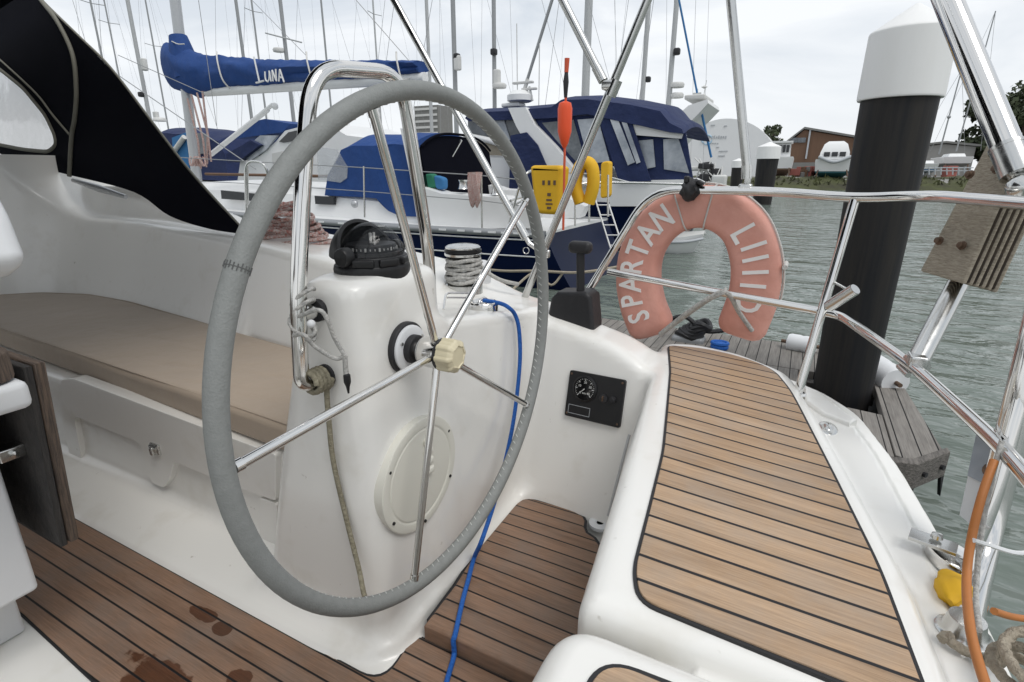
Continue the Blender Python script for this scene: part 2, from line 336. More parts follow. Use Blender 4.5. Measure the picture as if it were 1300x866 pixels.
def rope(mb, pts, r, lay=3, pitch=7.0, n=10):
    """three-strand laid rope: a lobed section twisted along the path"""
    P = crv(pts, n); step = r*.55; Q = [P[0]]; acc = 0.0
    for i in range(1, len(P)):
        a, b = P[i-1], P[i]; L_ = (b-a).length; s = step-acc
        while s < L_: Q.append(a.lerp(b, s/L_)); s += step
        acc = L_-(s-step)
    P = Q; m_ = len(P); seg = 15; T = [(P[min(i+1, m_-1)]-P[max(i-1, 0)]).normalized() for i in range(m_)]; u = T[0].orthogonal().normalized(); rings = []
    for i in range(m_):
        if i: u = T[i-1].rotation_difference(T[i]) @ u
        u = (u-T[i]*u.dot(T[i])).normalized(); w = T[i].cross(u); tw = 2*math.pi*i*.55/pitch
        rings.append([P[i]+(u*math.cos(a)+w*math.sin(a))*r*(.80+.30*abs(math.cos(lay*.5*(a-tw)))) for a in [2*math.pi*k/seg for k in range(seg)]])
    return mb.loft(rings)
# ================================================================ the yacht we stand on: the gelcoat moulding (a distance field meshed with surface nets)
def smin(a, b, k):
    h = np.clip(.5+.5*(b-a)/k, 0, 1); return b*(1-h)+a*h-k*h*(1-h)
def smax(a, b, k): return -smin(-a, -b, k)
def polyd(X, Y, poly):
    """signed distance to a 2D polygon (negative inside)"""
    d = np.full(np.broadcast(X, Y).shape, 1e9, np.float32); s = np.ones_like(d); n = len(poly)
    for i in range(n):
        ax, ay = poly[i]; bx, by = poly[i-1]
        ex, ey = bx-ax, by-ay; wx, wy = X-ax, Y-ay
        t = np.clip((wx*ex+wy*ey)/(ex*ex+ey*ey+1e-12), 0, 1); d = np.minimum(d, (wx-ex*t)**2+(wy-ey*t)**2)
        c1 = Y >= ay; c2 = Y < by; c3 = ex*wy > ey*wx
        flip = (c1 & c2 & c3) | (~c1 & ~c2 & ~c3); s = np.where(flip, -s, s)
    return (s*np.sqrt(d)).astype(np.float32)
def surface_nets(f, org, h):
    s = f < 0; nx, ny, nz = f.shape
    cnt = np.zeros((nx-1, ny-1, nz-1), np.uint8)
    for i in (0, 1):
        for j in (0, 1):
            for k in (0, 1): cnt += s[i:nx-1+i, j:ny-1+j, k:nz-1+k]
    act = np.argwhere((cnt > 0) & (cnt < 8)); I, J, K = act.T
    idx = np.full(cnt.shape, -1, np.int32); idx[I, J, K] = np.arange(len(act))
    c = {}
    for i in (0, 1):
        for j in (0, 1):
            for k in (0, 1): c[i, j, k] = f[I+i, J+j, K+k]
    acc = np.zeros((len(act), 3)); num = np.zeros(len(act))
    for ax in range(3):
        for p in (0, 1):
            for q in (0, 1):
                a = [0, 0, 0]; o2 = [x for x in range(3) if x != ax]; a[o2[0]] = p; a[o2[1]] = q; b = list(a); b[ax] = 1
                fa, fb = c[tuple(a)], c[tuple(b)]; m = (fa < 0) != (fb < 0); t = np.where(m, fa/np.where(m, fa-fb, 1), 0)
                pt = np.zeros((len(act), 3)); pt[:] = a; pt[:, ax] = t
                acc += pt*m[:, None]; num += m
    vloc = acc/num[:, None]
    V = np.array(org)+(act+vloc)*h
    g = np.zeros((len(act), 3))
    for (i, j, k), v in c.items():
        g[:, 0] += v*(1 if i else -1); g[:, 1] += v*(1 if j else -1); g[:, 2] += v*(1 if k else -1)
    g /= np.linalg.norm(g, axis=1)[:, None]+1e-9
    F = []
    for ax in range(3):
        sl0 = [slice(None)]*3; sl1 = [slice(None)]*3; sl0[ax] = slice(0, -1); sl1[ax] = slice(1, None)
        e0, e1 = s[tuple(sl0)], s[tuple(sl1)]; E = np.argwhere(e0 != e1)
        o2 = [(ax+1) % 3, (ax+2) % 3]
        E = E[(E[:, o2[0]] > 0) & (E[:, o2[1]] > 0) & (E[:, o2[0]] < f.shape[o2[0]]-1) & (E[:, o2[1]] < f.shape[o2[1]]-1)]
        q = []
        for (p, r) in ((0, 0), (1, 0), (1, 1), (0, 1)):
            e = E.copy(); e[:, o2[0]] -= p; e[:, o2[1]] -= r; q.append(idx[e[:, 0], e[:, 1], e[:, 2]])
        q = np.stack(q, 1); ins = e0[E[:, 0], E[:, 1], E[:, 2]]
        q[~ins] = q[~ins][:, ::-1]; F.append(q)
    return V, g, np.concatenate(F)
H_ = 0.01; X0, Y0, Z0 = -4.35, .10, -.12
X = (X0+H_*np.arange(485)).astype(np.float32)[:, None, None]; Y = (Y0+H_*np.arange(212)).astype(np.float32)[None, :, None]; Z = (Z0+H_*np.arange(138)).astype(np.float32)[None, None, :]
x1 = X[:, 0, 0]
YB = ([-4.35, -3.54, -3.15, -2.48, -2.14, -1.73, -1.4, -1.12, -.95, -.85, -.75, -.6, -.42, -.2, .3], [1.56, 1.56, 1.565, 1.49, 1.445, 1.405, 1.38, 1.40, 1.5, 1.575, 1.60, 1.60, 1.575, 1.55, 1.5])
ZT = ([-4.35, -3, -2.26, -1.7, -1.2, -.9, -.66, -.45, -.36, -.28, -.2, .1, .4], [.90, .885, .868, .835, .79, .69, .645, .600, .552, .50, .45, .40, .35])
YO = ([-4.35, -3, -2, -1, -.7, -.35, 0, .4], [2.25, 2.15, 2.02, 1.9, 1.86, 1.82, 1.72, 1.5])
def smooth1(v, n=9):
    k = np.ones(n)/n; return np.convolve(np.pad(v, n//2, mode='edge'), k, 'valid').astype(np.float32)
yb = smooth1(np.interp(x1, *YB), 11)[:, None, None]; zt = smooth1(np.interp(x1, *ZT), 13)[:, None, None]; yo = smooth1(np.interp(x1, *YO), 21)[:, None, None]
def wall_y(x, z): return float(np.interp(x, *YB))+.27*(z-.45)
# cockpit sole
f = np.broadcast_to(Z+.008, (485, 212, 138)).astype(np.float32).copy()
# white ledge at the foot of bench, pedestal and bulkhead
WZp = rounded([(-5, .713), (-.725, .713), (-.74, 1.6), (-.74, 2.4), (-5, 2.4)], [0, .22, .01, 0, 0], 10)
dl = polyd(X[:, :, 0], Y[:, :, 0], WZp)[:, :, None]
dep = np.clip(-dl, 0, .25)
raise_ = np.clip((Y-.80)/.1, 0, 1)*np.clip((X+1.05)/.15, 0, 1)*.055
ledge = smax(dl, Z-(.012+raise_*.65+.22*dep), .015)
# bench
bench = smax(smax(.905-Y, Z-.39, .035), X+1.02, .02)
f2 = smin(ledge, bench, .045)
# pedestal and bulkhead with the winch pod
xa = -.775-.02*(Z-.4)
cy_ = .957; hw = .178-.035*np.clip(Z-.4, 0, 1)
ped = smax(smax(np.abs(Y-cy_)-hw, np.maximum(X-xa, (-1.225+.29*Z)-X), .065), Z-(.932-.10*np.clip(X+.80, -.3, .1)*0), .038)
pod = smax(smax(smax(X-xa, -1.14-X, .02), Z-(.785-.17*(Y-1.1)), .032), np.maximum(1.0-Y, Y-1.86), .05)
f2 = smin(f2, smin(ped, pod, .035), .06)
# coaming
cin = (yb+.27*(Z-.45)-Y)/1.036
coam = smax(smax(smax(cin, Z-zt, .045), Y-yo, .08), X-.05, .03)
blk = smax(X+4.12, .75-Y, .05)
coam = smin(coam, blk, .45)
# upper fascia outboard of the coaming, running out aft
zf = np.interp(x1, [-4.35, -3.9, -3.0, -2.5, -2.2, -2.0], [1.16, 1.13, 1.03, .94, .865, .80]).astype(np.float32)[:, None, None]
fas = smax(((yb+.115+.09)+.55*(Z-.88)-Y)/1.14, Z-zf, .03); fas = smax(smax(fas, Y-(yb+.33), .04), X+2.05, .05)
coam = smin(coam, fas, .02)
# helm seat at the port quarter and the side deck around it
SEAT = [(-.212, .602), (-.25, .88), (-.30, 1.22), (-.352, 1.6), (-.40, 1.93), (-.28, 1.975), (-.12, 1.935), (.04, 1.80), (.105, 1.53), (.178, 1.17), (.232, .89), (.252, .70), (.262, .602)]
DECK = [(-.05, .12), (-.17, 1.2), (-.30, 1.93), (-.12, 2.0), (.13, 1.85), (.225, 1.70), (.288, 1.413), (.318, 1.18), (.332, 1.05), (.346, .88), (.36, .6), (.365, .12)]
def spl(poly, n=6): return [(p.x, p.y) for p in crv([(a, b, 0) for a, b in poly], n, True)]
SEATs = rounded(SEAT, [.02, .02, .02, .02, .06, .06, .06, .06, .03, .02, .02, .02, .02], 4)
d_seat = polyd(X[:, :, 0], Y[:, :, 0], SEATs)[:, :, None]
d_deck = polyd(X[:, :, 0], Y[:, :, 0], rounded(DECK, .06, 4))[:, :, None]
seat = smax(d_seat, Z-.555, .045)
deck = smax(d_deck, Z-(.518-.012*np.clip((d_deck+.062)/.012, 0, 1)-.35*np.clip(d_deck+.05, 0, .1)), .012)
f3 = smin(seat, deck, .012)
f3 = smin(f3, coam, .03)
f = smin(f, smin(f2, f3, .055), .04)
V, Nn, F = surface_nets(f, (X0, Y0, Z0), H_)
del f, f2, f3, seat, deck, coam, cin, ped, pod, ledge, bench
YACHT = thing('sailing_yacht', 'white sailing yacht we stand on, its open cockpit with teak sole and teak helm seat', 'sailing yacht', (0, 0, 0))
fc = V[F].mean(1); fn = Nn[F].mean(1)
cls = np.zeros(len(F), int)                                # 0 cockpit moulding, 1 coaming, 2 bench, 3 pedestal, 4 helm seat
cls[(fc[:, 1] > np.interp(fc[:, 0], *YB)-.02) & (fc[:, 0] < -.36) & (fc[:, 2] > .42)] = 1
cls[(fc[:, 0] < -1.12) & (fc[:, 1] > .885) & (fc[:, 2] > .06) & (cls == 0)] = 2
cls[(fc[:, 0] > -1.12) & (fc[:, 0] < -.765) & (fc[:, 1] > .74) & (fc[:, 1] < 1.14) & (fc[:, 2] > .12)] = 3
cls[(fc[:, 0] > -.44) & (fc[:, 2] > .15) & (cls == 0)] = 4
def put_np(V, Nn, F, name, m, parent):
    u, inv = np.unique(F, return_inverse=True); v = V[u]-np.array(ORG[parent.name]); fa = inv.reshape(-1, 4)
    me = bpy.data.meshes.new(name); me.vertices.add(len(v)); me.vertices.foreach_set('co', v.astype(np.float32).ravel())
    me.loops.add(len(fa)*4); me.loops.foreach_set('vertex_index', fa.astype(np.int32).ravel()); me.polygons.add(len(fa)); me.polygons.foreach_set('loop_start', np.arange(0, len(fa)*4, 4, dtype=np.int32))
    me.update(calc_edges=True); me.validate(); me.polygons.foreach_set('use_smooth', [True]*len(me.polygons))
    me.normals_split_custom_set_from_vertices([tuple(n) for n in Nn[u]])
    me.materials.append(m); o = bpy.data.objects.new(name, me); COL.objects.link(o); o.parent = parent; ORG[o.name] = ORG[parent.name]; return o
MOULD = {}
for k, nm in enumerate(('cockpit_moulding', 'coaming', 'bench', 'pedestal', 'helm_seat')):
    MOULD[k] = put_np(V, Nn, F[cls == k], nm, M['gel'], YACHT)
# hull, outside and below the deck edge, and the plain starboard half behind the photographer
mb = MB()
HP = [(-6.0, 2.30), (-4.6, 2.33), (-3, 2.28), (-1.5, 2.16), (-.7, 2.05), (-.3, 1.99), (-.05, 1.93), (.13, 1.83), (.22, 1.69), (.283, 1.41), (.314, 1.18), (.34, .88), (.358, .5), (.36, -.2), (.33, -1.2), (.2, -1.7), (-.4, -2.0), (-3, -2.25), (-6, -2.25)]
mb.loft([[(x*1.0-.02, y*.93, WZ-.3) for x, y in HP], [(x, y*.985, .1) for x, y in HP], [(x, y, .43) for x, y in HP], [(x, y-.01*np.sign(y), .445) for x, y in inset(HP, .012)]], caps=False)
mb.grid(lambda u, v: (-6+6.3*u if 0 else -6+3.0*u, (1.6+.68*v), .45), 2, 2)
put(mb, 'hull', M['gel'], YACHT)
mb = MB(); mb.box((-2.6, -1.0, .2), (3.2, .6, .4), bev=.04); mb.box((-2.4, -1.55, .4), (4.0, .5, .9), bev=.06); mb.box((.05, -.95, .28), (.55, 1.6, .55), bev=.05); mb.box((-2.2, -.23, -.018), (4.6, 1.5, .03)); mb.box((-.98, -.75, .47), (.30, .36, .94), bev=.06)
put(mb, 'starboard_moulding', M['gel'], YACHT)
# teak: lower sole, raised sole behind the wheel, helm seat inlay
def teak(poly, lo, hi, name, m, parent, uv, margin=.006, bev=.0015, r=None):
    rr = r or [0]*len(poly)
    a = MB(); a.prism(rounded(poly, rr), lo, hi-.0022); put(a, 'caulk_margin', M['caulk'], parent)
    a = MB(); a.prism(rounded(inset(poly, margin), [max(0, q-margin) for q in rr]), lo, hi, bev=bev if r is None else 0, seg=1); a.uv = uv; return put(a, name, m, parent)
LOW = [(-4.0, .712), (-.722, .712), (-.745, .863), (-.2, .863), (-.2, .02), (-.5, -.05), (-1.30, .392), (-1.72, .41), (-4.0, .41)]
teak(LOW, -.03, .002, 'teak_sole', M['teakfloor'], YACHT, lambda p: (p.x, p.y+.0045), r=[0, .2, 0, 0, 0, 0, 0, 0, 0])
RAI = [(-.698, .8425), (-.706, .99), (-.726, 1.13), (-.733, 1.40), (-.725, 1.445), (-.70, 1.462), (-.60, 1.468), (-.53, 1.465), (-.495, 1.452), (-.478, 1.43), (-.47, 1.40), (-.455, 1.378), (-.425, 1.365), (-.40, 1.34), (-.385, 1.30), (-.30, 1.25), (-.20, .8425)]
RAI = [(x*1.0208, y*1.0208) for x, y in RAI]; RH = .048
a = MB(); a.prism([(-.712, .878)]+RAI[1:-1]+[(-.20, .878)], -.02, RH-.0022); put(a, 'caulk_margin', M['caulk'], YACHT)
a = MB(); ri = inset(RAI, .006); ri[0] = (-.707, .860); ri[-1] = (-.20, .860); a.prism(ri, -.02, RH, bev=.008, seg=4); a.uv = lambda p: (p.x, max(p.y, .876)/1.0208+.0185+(RH-p.z)*.35); put(a, 'raised_teak_sole', M['teakfloor'], YACHT)
def seat_uv(p):
    k = .03+.24*min(1, max(0, (p.y-.66)/.75)); return (p.x, p.y+(p.x+.05)*k*.85+.018)
TS = [(-.133, .638), (-.158, .70), (-.176, .868), (-.202, 1.096), (-.25, 1.359), (-.298, 1.617), (-.361, 1.875), (-.25, 1.90), (-.142, 1.875), (-.06, 1.83), (-.004, 1.765), (.04, 1.63), (.064, 1.52), (.134, 1.169), (.188, .885), (.205, .735), (.218, .62)]
TSr = rounded(TS, [.05, .04, .05, .05, .05, .05, .03, .06, .05, .04, .06, .05, .05, .05, .05, .05, .012], 5)
a = MB(); a.prism(TSr, .53, .558); put(a, 'caulk_margin', M['caulk'], MOULD[4])
a = MB(); bmt = bmesh.new()
tp = inset(TSr, .0055); a.prism(tp, .53, .561, bev=.0015, seg=1)
# cut the inlay into strips so that the curved laying of the planks keeps its mapping
a2 = MB(); dd = polyd; xs = np.linspace(-.42, .26, 69); ys = np.linspace(.60, 1.96, 137)
bm = bmesh.new(); vs = [bm.verts.new(v) for v in a.v]
for fa in a.f: bm.faces.new([vs[i] for i in fa])
for yv in np.linspace(.66, 1.86, 40):
    bmesh.ops.bisect_plane(bm, geom=list(bm.verts)+list(bm.edges)+list(bm.faces), plane_co=(0, yv, 0), plane_no=(0, 1, 0))
for xv in np.linspace(-.35, .2, 14):
    bmesh.ops.bisect_plane(bm, geom=list(bm.verts)+list(bm.edges)+list(bm.faces), plane_co=(xv, 0, 0), plane_no=(1, 0, 0))
a = MB(); a.addbm(bm); a.uv = seat_uv; put(a, 'teak_inlay', M['teak'], MOULD[4])
# the lift-out seat on the centreline, next to the helm seat
CS = rounded([(-.225, .0), (-.222, .575), (.25, .575), (.26, 0)], [.01, .07, .03, .01], 8)
a = MB(); a.prism(CS, .30, .563, bev=.045, seg=6); cs = put(a, 'centre_seat', M['gel'], YACHT)
CT = rounded([(-.158, -.1), (-.15, .522), (.20, .535), (.205, -.1)], [.01, .05, .03, .01], 8)
a = MB(); a.prism(CT, .54, .5655); put(a, 'caulk_margin', M['caulk'], cs)
a = MB(); a.prism(inset(CT, .0065), .54, .5685, bev=.0015, seg=1); a.uv = lambda p: (p.x+3, p.y+.016); put(a, 'teak_inlay', M['teak'], cs)
# bench front: locker lid frame with its latch
BY = .905
def bf(px, py): return oy(px, py, BY)
lidp = [(85, 480), (100, 478), (357, 573), (357, 632), (300, 612), (262, 597), (240, 588), (228, 584), (222, 606), (214, 616), (200, 610), (192, 590), (186, 562), (176, 556), (104, 527), (102, 532), (114, 600), (110, 609), (102, 606), (86, 530)]
lp = [(bf(*q).x, bf(*q).z) for q in lidp]
mb = MB(); mb.prism(rounded(lp, .012, 3), .885, .93, lambda a, b, h: (a, h, b), bev=.003, seg=3); put(mb, 'locker_lid', M['gel'], MOULD[2])
mb = MB(); lq = [(bf(*q).x, bf(*q).z) for q in [(335, 628), (357, 636), (357, 724), (337, 712)]]
mb.prism(rounded(lq, .01, 3), .887, .93, lambda a, b, h: (a, h, b), bev=.003, seg=3); put(mb, 'end_trim', M['gel'], MOULD[2])
c = bf(206, 566); mb = MB(); mb.box((c.x, .882, c.z), (.05, .010, .038), bev=.003); mb.box((c.x-.004, .873, c.z-.006), (.018, .016, .030), bev=.004); mb.tube([(c.x-.02, .876, c.z+.008), (c.x+.02, .876, c.z+.008)], .006, 8); put(mb, 'latch', M['steel'], MOULD[2])
# pedestal: inspection hatch
hc = ox(535, 602, -.764)
lh = thing if 0 else None
mb = MB(); mb.lathe([(0.0, .004), (.118, .004), (.121, .002), (.123, .001), (.126, .002), (.129, .0045), (.147, .0045), (.151, .002), (.152, -.05)], hc+Vector((.0, 0, 0)), (1, 0, -.02), 64); hat = put(mb, 'inspection_hatch', M['gelcream'], MOULD[3])
mb = MB()
for k in range(6):
    a = 2*math.pi*(k+.5)/6; mb.lathe([(.0, .007), (.004, .0065), (.0045, .003)], hc+Vector((.0, math.cos(a)*.138, math.sin(a)*.138)), (1, 0, 0), 10)
put(mb, 'screws', M['black'], hat)
mb = MB()
for k in range(4): mb.box(hc+Vector((.009, .022, .085-.027*k)), (.016, .030, .02), bev=.006)
put(mb, 'grip', M['gelcream'], hat)
# small fittings of the cockpit: drain, deck lights, scuttle strip
dr = oz(745, 664, .066); mb = MB(); mb.lathe([(.0, .010), (.012, .010), (.014, .013), (.030, .0135), (.036, .011), (.036, 0)], (dr.x+.03, dr.y+.045, .038), (0, 0, 1), 28); put(mb, 'drain', M['whitepl'], YACHT)
mb = MB(); mb.lathe([(.0, .0), (.011, .0)], (dr.x+.03, dr.y+.045, .0485), (0, 0, 1), 16); put(mb, 'drain_hole', M['caulk'], YACHT)
p = oz(1050, 545, .515); mb = MB(); mb.ball((p.x, p.y, .514), (.026, .046, .012)); mb.ball((p.x, p.y-.006, .520), (.014, .026, .012)); solo(mb, 'deck_fitting', M['steel'], 'small oval stainless fitting set in the white deck beside the teak helm seat', 'deck fitting')
mb = MB(); A_, B_ = ox(800, 548, -.30), ox(772, 648, -.385)
A_ = Vector((-.385, 1.50, .43)); mb.tube([oz(799, 552, .40), oz(772, 655, .16)], .0045, 8); put(mb, 'edge_strip', M['alu'], YACHT)
# moulded cap over the pushpit foot at the quarter
q0 = [oz(*q, .52) for q in [(1020, 492), (1040, 500), (1062, 520), (1088, 536), (1078, 541), (1045, 528), (1022, 512)]]
mb = MB(); mb.prism([(q.x, q.y) for q in q0], .48, .53, bev=.008, seg=3); put(mb, 'corner_cap', M['gel'], YACHT)
# ---------------------------------------------------------------- cushion on the bench
CU = [(-4.02, 1.02), (-3.1, .965), (-2.33, .938), (-1.79, .918), (-1.14, .892), (-1.085, .91), (-1.09, 1.34), (-1.2, 1.37), (-1.4, 1.366), (-1.73, 1.394), (-2.14, 1.435), (-2.48, 1.48), (-3.15, 1.55), (-3.54, 1.545), (-3.85, 1.44), (-4.0, 1.28)]
CUs = rounded(CU, .06, 4)
mb = MB(); mb.prism(CUs, .392, .482, bev=.022, seg=4)
bm = bmesh.new(); vs = [bm.verts.new(v) for v in mb.v]
for fa in mb.f: bm.faces.new([vs[i] for i in fa])
for xv in np.concatenate([np.arange(-3.95, -2.2, .08), np.arange(-2.2, -1.1, .035)]): bmesh.ops.bisect_plane(bm, geom=list(bm.verts)+list(bm.edges)+list(bm.faces), plane_co=(xv, 0, 0), plane_no=(1, 0, 0))
for yv in np.concatenate([np.arange(.93, 1.40, .014), np.arange(1.4, 1.55, .05)]): bmesh.ops.bisect_plane(bm, geom=list(bm.verts)+list(bm.edges)+list(bm.faces), plane_co=(0, yv, 0), plane_no=(0, 1, 0))
from mathutils import noise
for v in bm.verts:
    if v.co.z > .43: v.co.z += .006*noise.noise(Vector((v.co.x*2.2, v.co.y*3, 0)))+.002*noise.noise(Vector((v.co.x*9+v.co.y*14, v.co.y*4, 3)))+sum(-.0045*math.exp(-((v.co.y-y0-k_*(v.co.x-x0)-.02*math.sin(6*(v.co.x-x0)))/.009)**2)*math.exp(-((v.co.x-x0)/ln)**2) for x0, y0, k_, ln in ((-1.35, 1.0, .10, .2), (-1.25, 1.08, .16, .16), (-1.5, 1.14, .12, .25), (-1.3, 1.2, .2, .15), (-1.9, 1.06, .05, .22), (-1.65, .985, .06, .15), (-2.4, 1.2, .04, .3)))
mb = MB(); mb.addbm(bm); cu = solo(mb, 'seat_cushion', M['cush'], 'long beige cushion lying on the port cockpit bench', 'cushion', angle=50)
mb = MB()
topedge = [(p[0], p[1], .4805) for p in inset(CUs, .012)]; mb.tube(topedge, .0028, 6, closed=True); put(mb, 'seam', M['cush'], cu)
# ---------------------------------------------------------------- steering wheel
WX, WY, WZc, WR = -.675, .945, .756, .543
SW = thing('steering_wheel', 'large wheel bound in grey leather with five steel spokes in front of the pedestal', 'steering wheel', (WX, WY, WZc))
def wp(a, r, dx=0): return Vector((WX+dx, WY+math.cos(a)*r, WZc+math.sin(a)*r))
mb = MB(); mb.tube([wp(2*math.pi*k/128, WR) for k in range(128)], .0172, 20, closed=True); rim = put(mb, 'rim', M['leather'], SW, angle=80)
mb = MB()
for k in range(150):                                       # hand stitching along the inside of the leather
    a = 2*math.pi*k/150; c0 = wp(a-.004, WR-.0171, .003); c1 = wp(a+.009, WR-.0165, -.006); mb.tube([c0, c1], .0013, 5)
put(mb, 'stitching', M['thread'], rim)
mb = MB()
sa = R(150.5)
for k in range(20):
    b = 2*math.pi*k/20; c = wp(sa, WR); er = Vector((0, math.cos(sa), math.sin(sa))); ex = Vector((1, 0, 0)); d = er*math.cos(b)+ex*math.sin(b); t = Vector((0, -math.sin(sa), math.cos(sa)))
    mb.tube([c+d*.0174-t*(.004+.003*rng.uniform()), c+d*.0174+t*(.003+.003*rng.uniform())], .0009, 5)
mb.tube([wp(sa, WR)+(Vector((0, math.cos(sa), math.sin(sa)))*math.cos(2*math.pi*k/24)+Vector((1, 0, 0))*math.sin(2*math.pi*k/24))*.0170 for k in range(24)], .0009, 5, closed=True)
put(mb, 'seam', M['darkthread'], rim)
for k in range(5):
    a = R(37.5+72*k); mb = MB(); mb.tube([wp(a, .03, -.012), wp(a, .52, 0)], .0088, 14); mb.tube([wp(a, .514, 0), wp(a, .527, 0)], .0105, 14); put(mb, 'spoke', M['chrome'], SW)
mb = MB(); mb.lathe([(.030, -.045), (.034, -.040), (.036, -.020), (.036, .006), (.030, .010), (.0, .010)], (WX-.012, WY, WZc), (1, 0, 0), 28); put(mb, 'hub', M['chrome'], SW)
mb = MB(); mb.lathe([(.0, -.1), (.021, -.1), (.021, -.04)], (WX-.005, WY, WZc), (1, 0, 0), 20); put(mb, 'shaft', M['chrome'], SW)
mb = MB()
lob = [(.0335+.0034*max(0, math.cos(8*t))**.5 if math.cos(8*t) > 0 else .0335, t) for t in [2*math.pi*k/96 for k in range(96)]]
def nring(s, h): return [(WX+h, WY+math.cos(t)*r*s, WZc+math.sin(t)*r*s) for r, t in lob]
mb.loft([nring(1.0, .0), nring(1.08, .003), nring(1.08, .032), nring(1.0, .038), nring(.72, .043), nring(.66, .0405), nring(.3, .041)]); put(mb, 'hub_nut', M['nut'], SW, label='cream lobed hub nut')
mb = MB(); mb.lathe([(.036, -.006), (.036, .0025)], (WX, WY, WZc), (1, 0, 0), 32); put(mb, 'nut_seal', M['rubber'], SW)
# bearing on the pedestal
bx = -.782; mb = MB(); mb.lathe([(.062, -.015), (.062, .010), (.059, .013), (.052, .013)], (bx, WY, WZc), (1, 0, 0), 40)
BR = thing('shaft_bearing', 'round black and white shaft bearing on the pedestal behind the wheel hub', 'bearing', (bx, WY, WZc)); put(mb, 'outer_ring', M['rubber'], BR)
mb = MB(); mb.lathe([(.056, 0), (.055, .018), (.050, .021), (.030, .021)], (bx, WY, WZc), (1, 0, 0), 40); put(mb, 'flange', M['whitepl'], BR)
mb = MB(); mb.lathe([(.034, .0), (.034, .034), (.031, .037), (.0, .037)], (bx, WY, WZc), (1, 0, 0), 32); put(mb, 'inner_ring', M['rubber'], BR)
mb = MB()
for a in (R(150), R(30), R(270)): mb.lathe([(.0, .0245), (.004, .024), (.005, .02)], (bx, WY+.043*math.cos(a), WZc+.043*math.sin(a)), (1, 0, 0), 10)
put(mb, 'screws', M['steel'], BR)
# ---------------------------------------------------------------- pedestal guard
gx = -.885
GR = thing('pedestal_guard', 'polished steel hoop standing over the compass on the wheel pedestal', 'grab rail', (gx, .96, .73))
path = bend([(gx+.01, .785, .720), (gx, .725, .715), (gx, .742, .9), (gx, .80, 1.18), (gx+.0, .842, 1.345), (gx, 1.115, 1.372), (gx, 1.19, .96), (gx-.02, 1.22, .83)], .085, 9)
mb = MB(); mb.tube(path, .0165, 18, caps=True); put(mb, 'hoop', M['chrome'], GR, angle=80)
mb = MB(); mb.lathe([(.027, -.012), (.027, .006), (.022, .010), (.017, .010)], (gx+.005, .792, .720), (0, -1, 0), 24); put(mb, 'foot_ring', M['rubber'], GR)
mb = MB(); mb.tube([(gx, .74, .868), (gx, .80, .868)], .015, 14); put(mb, 'stay_tube', M['steel'], GR)
mb = MB(); mb.lathe([(.024, -.006), (.024, .014), (.018, .018)], (gx, .797, .868), (0, -1, 0), 24); put(mb, 'stay_ring', M['rubber'], GR)
# ---------------------------------------------------------------- compass
CX, CY, CZ = -.874, .957, .928
CP = thing('compass', 'black steering compass with a smoked dome on top of the pedestal', 'compass', (CX, CY, CZ))
def ell(rx, ry, z, n=40): return [(CX+rx*math.cos(2*math.pi*k/n), CY+ry*math.sin(2*math.pi*k/n), z) for k in range(n)]
mb = MB(); mb.loft([ell(.090, .098, CZ-.012), ell(.092, .100, CZ+.010), ell(.090, .097, CZ+.020), ell(.087, .093, CZ+.022), ell(.086, .091, CZ+.040), ell(.082, .087, CZ+.044)]); put(mb, 'base', M['black'], CP)
mb = MB()
for a in (R(-60), R(-20), R(20)): mb.box((CX+.080*math.cos(a), CY+.085*math.sin(a), CZ+.031), (.026, .052, .018), rot=Matrix.Rotation(a, 3, 'Z'), bev=.004)
put(mb, 'base_lugs', M['black'], CP)
mb = MB(); prof = [(.082*math.cos(t), .040+.082*math.sin(t)) for t in [math.pi/2*k/14 for k in range(15)]]; mb.lathe(prof, (CX, CY, CZ), (0, 0, 1), 40); put(mb, 'dome', M['dome'], CP)
mb = MB(); mb.lathe([(.078, 0), (.078, .012), (.0, .014)], (CX, CY, CZ+.04), (0, 0, 1), 40); put(mb, 'well', M['rubber'], CP)
mb = MB(); mb.lathe([(.0, .020), (.060, .020), (.064, .014), (.064, .004)], (CX, CY, CZ+.05), (0, 0, 1), 40)
card = put(mb, 'compass_card', M['black'], CP)
mb = MB()
for k in range(36):
    a = 2*math.pi*k/36; w = .007 if k % 3 else .012
    mb.box((CX+.0645*math.cos(a), CY+.0645*math.sin(a), CZ+.060), (.0015, .0022 if k % 3 else .0045, w*.7), rot=Matrix.Rotation(a, 3, 'Z'))
mb.tube([(CX+.03, CY-.02, CZ+.06), (CX+.03, CY-.02, CZ+.10)], .003, 6); mb.tube([(CX+.0, CY, CZ+.07), (CX+.0, CY, CZ+.095)], .004, 6)
put(mb, 'card_marks', M['dial'], card)
# hinged shade pushed back over the dome (forward side)
rows = []
for r_, ofs in ((.097, 0), (.090, .0)):
    pass
mb = MB()
def shade(rr): return [[(CX-rr*math.cos(b)*math.sin(a)*1.0-.002, CY+rr*math.cos(a), CZ+.036+rr*math.sin(a)*math.sin(b)) for a in [math.pi*i/24 for i in range(25)]] for b in [R(6+58*j/8) for j in range(9)]]
o_, i_ = shade(.102), shade(.093)
mb.loft(o_, closed=False, caps=False); mb.loft([r[::-1] for r in i_], closed=False, caps=False)
mb.loft([o_[-1], i_[-1]], closed=False); mb.loft([o_[0], i_[0]], closed=False)
put(mb, 'shade', M['black'], CP)
for s in (-1, 1): mb = MB(); mb.lathe([(.0, .012), (.02, .010), (.024, .004), (.024, -.014)], (CX, CY+s*.098, CZ+.046), (0, s, 0), 20); put(mb, 'pivot', M['black'], CP)

cpx = [o for o in bpy.data.objects if o.name == 'compass'][0]; cpx.scale = (.92, .92, .92)
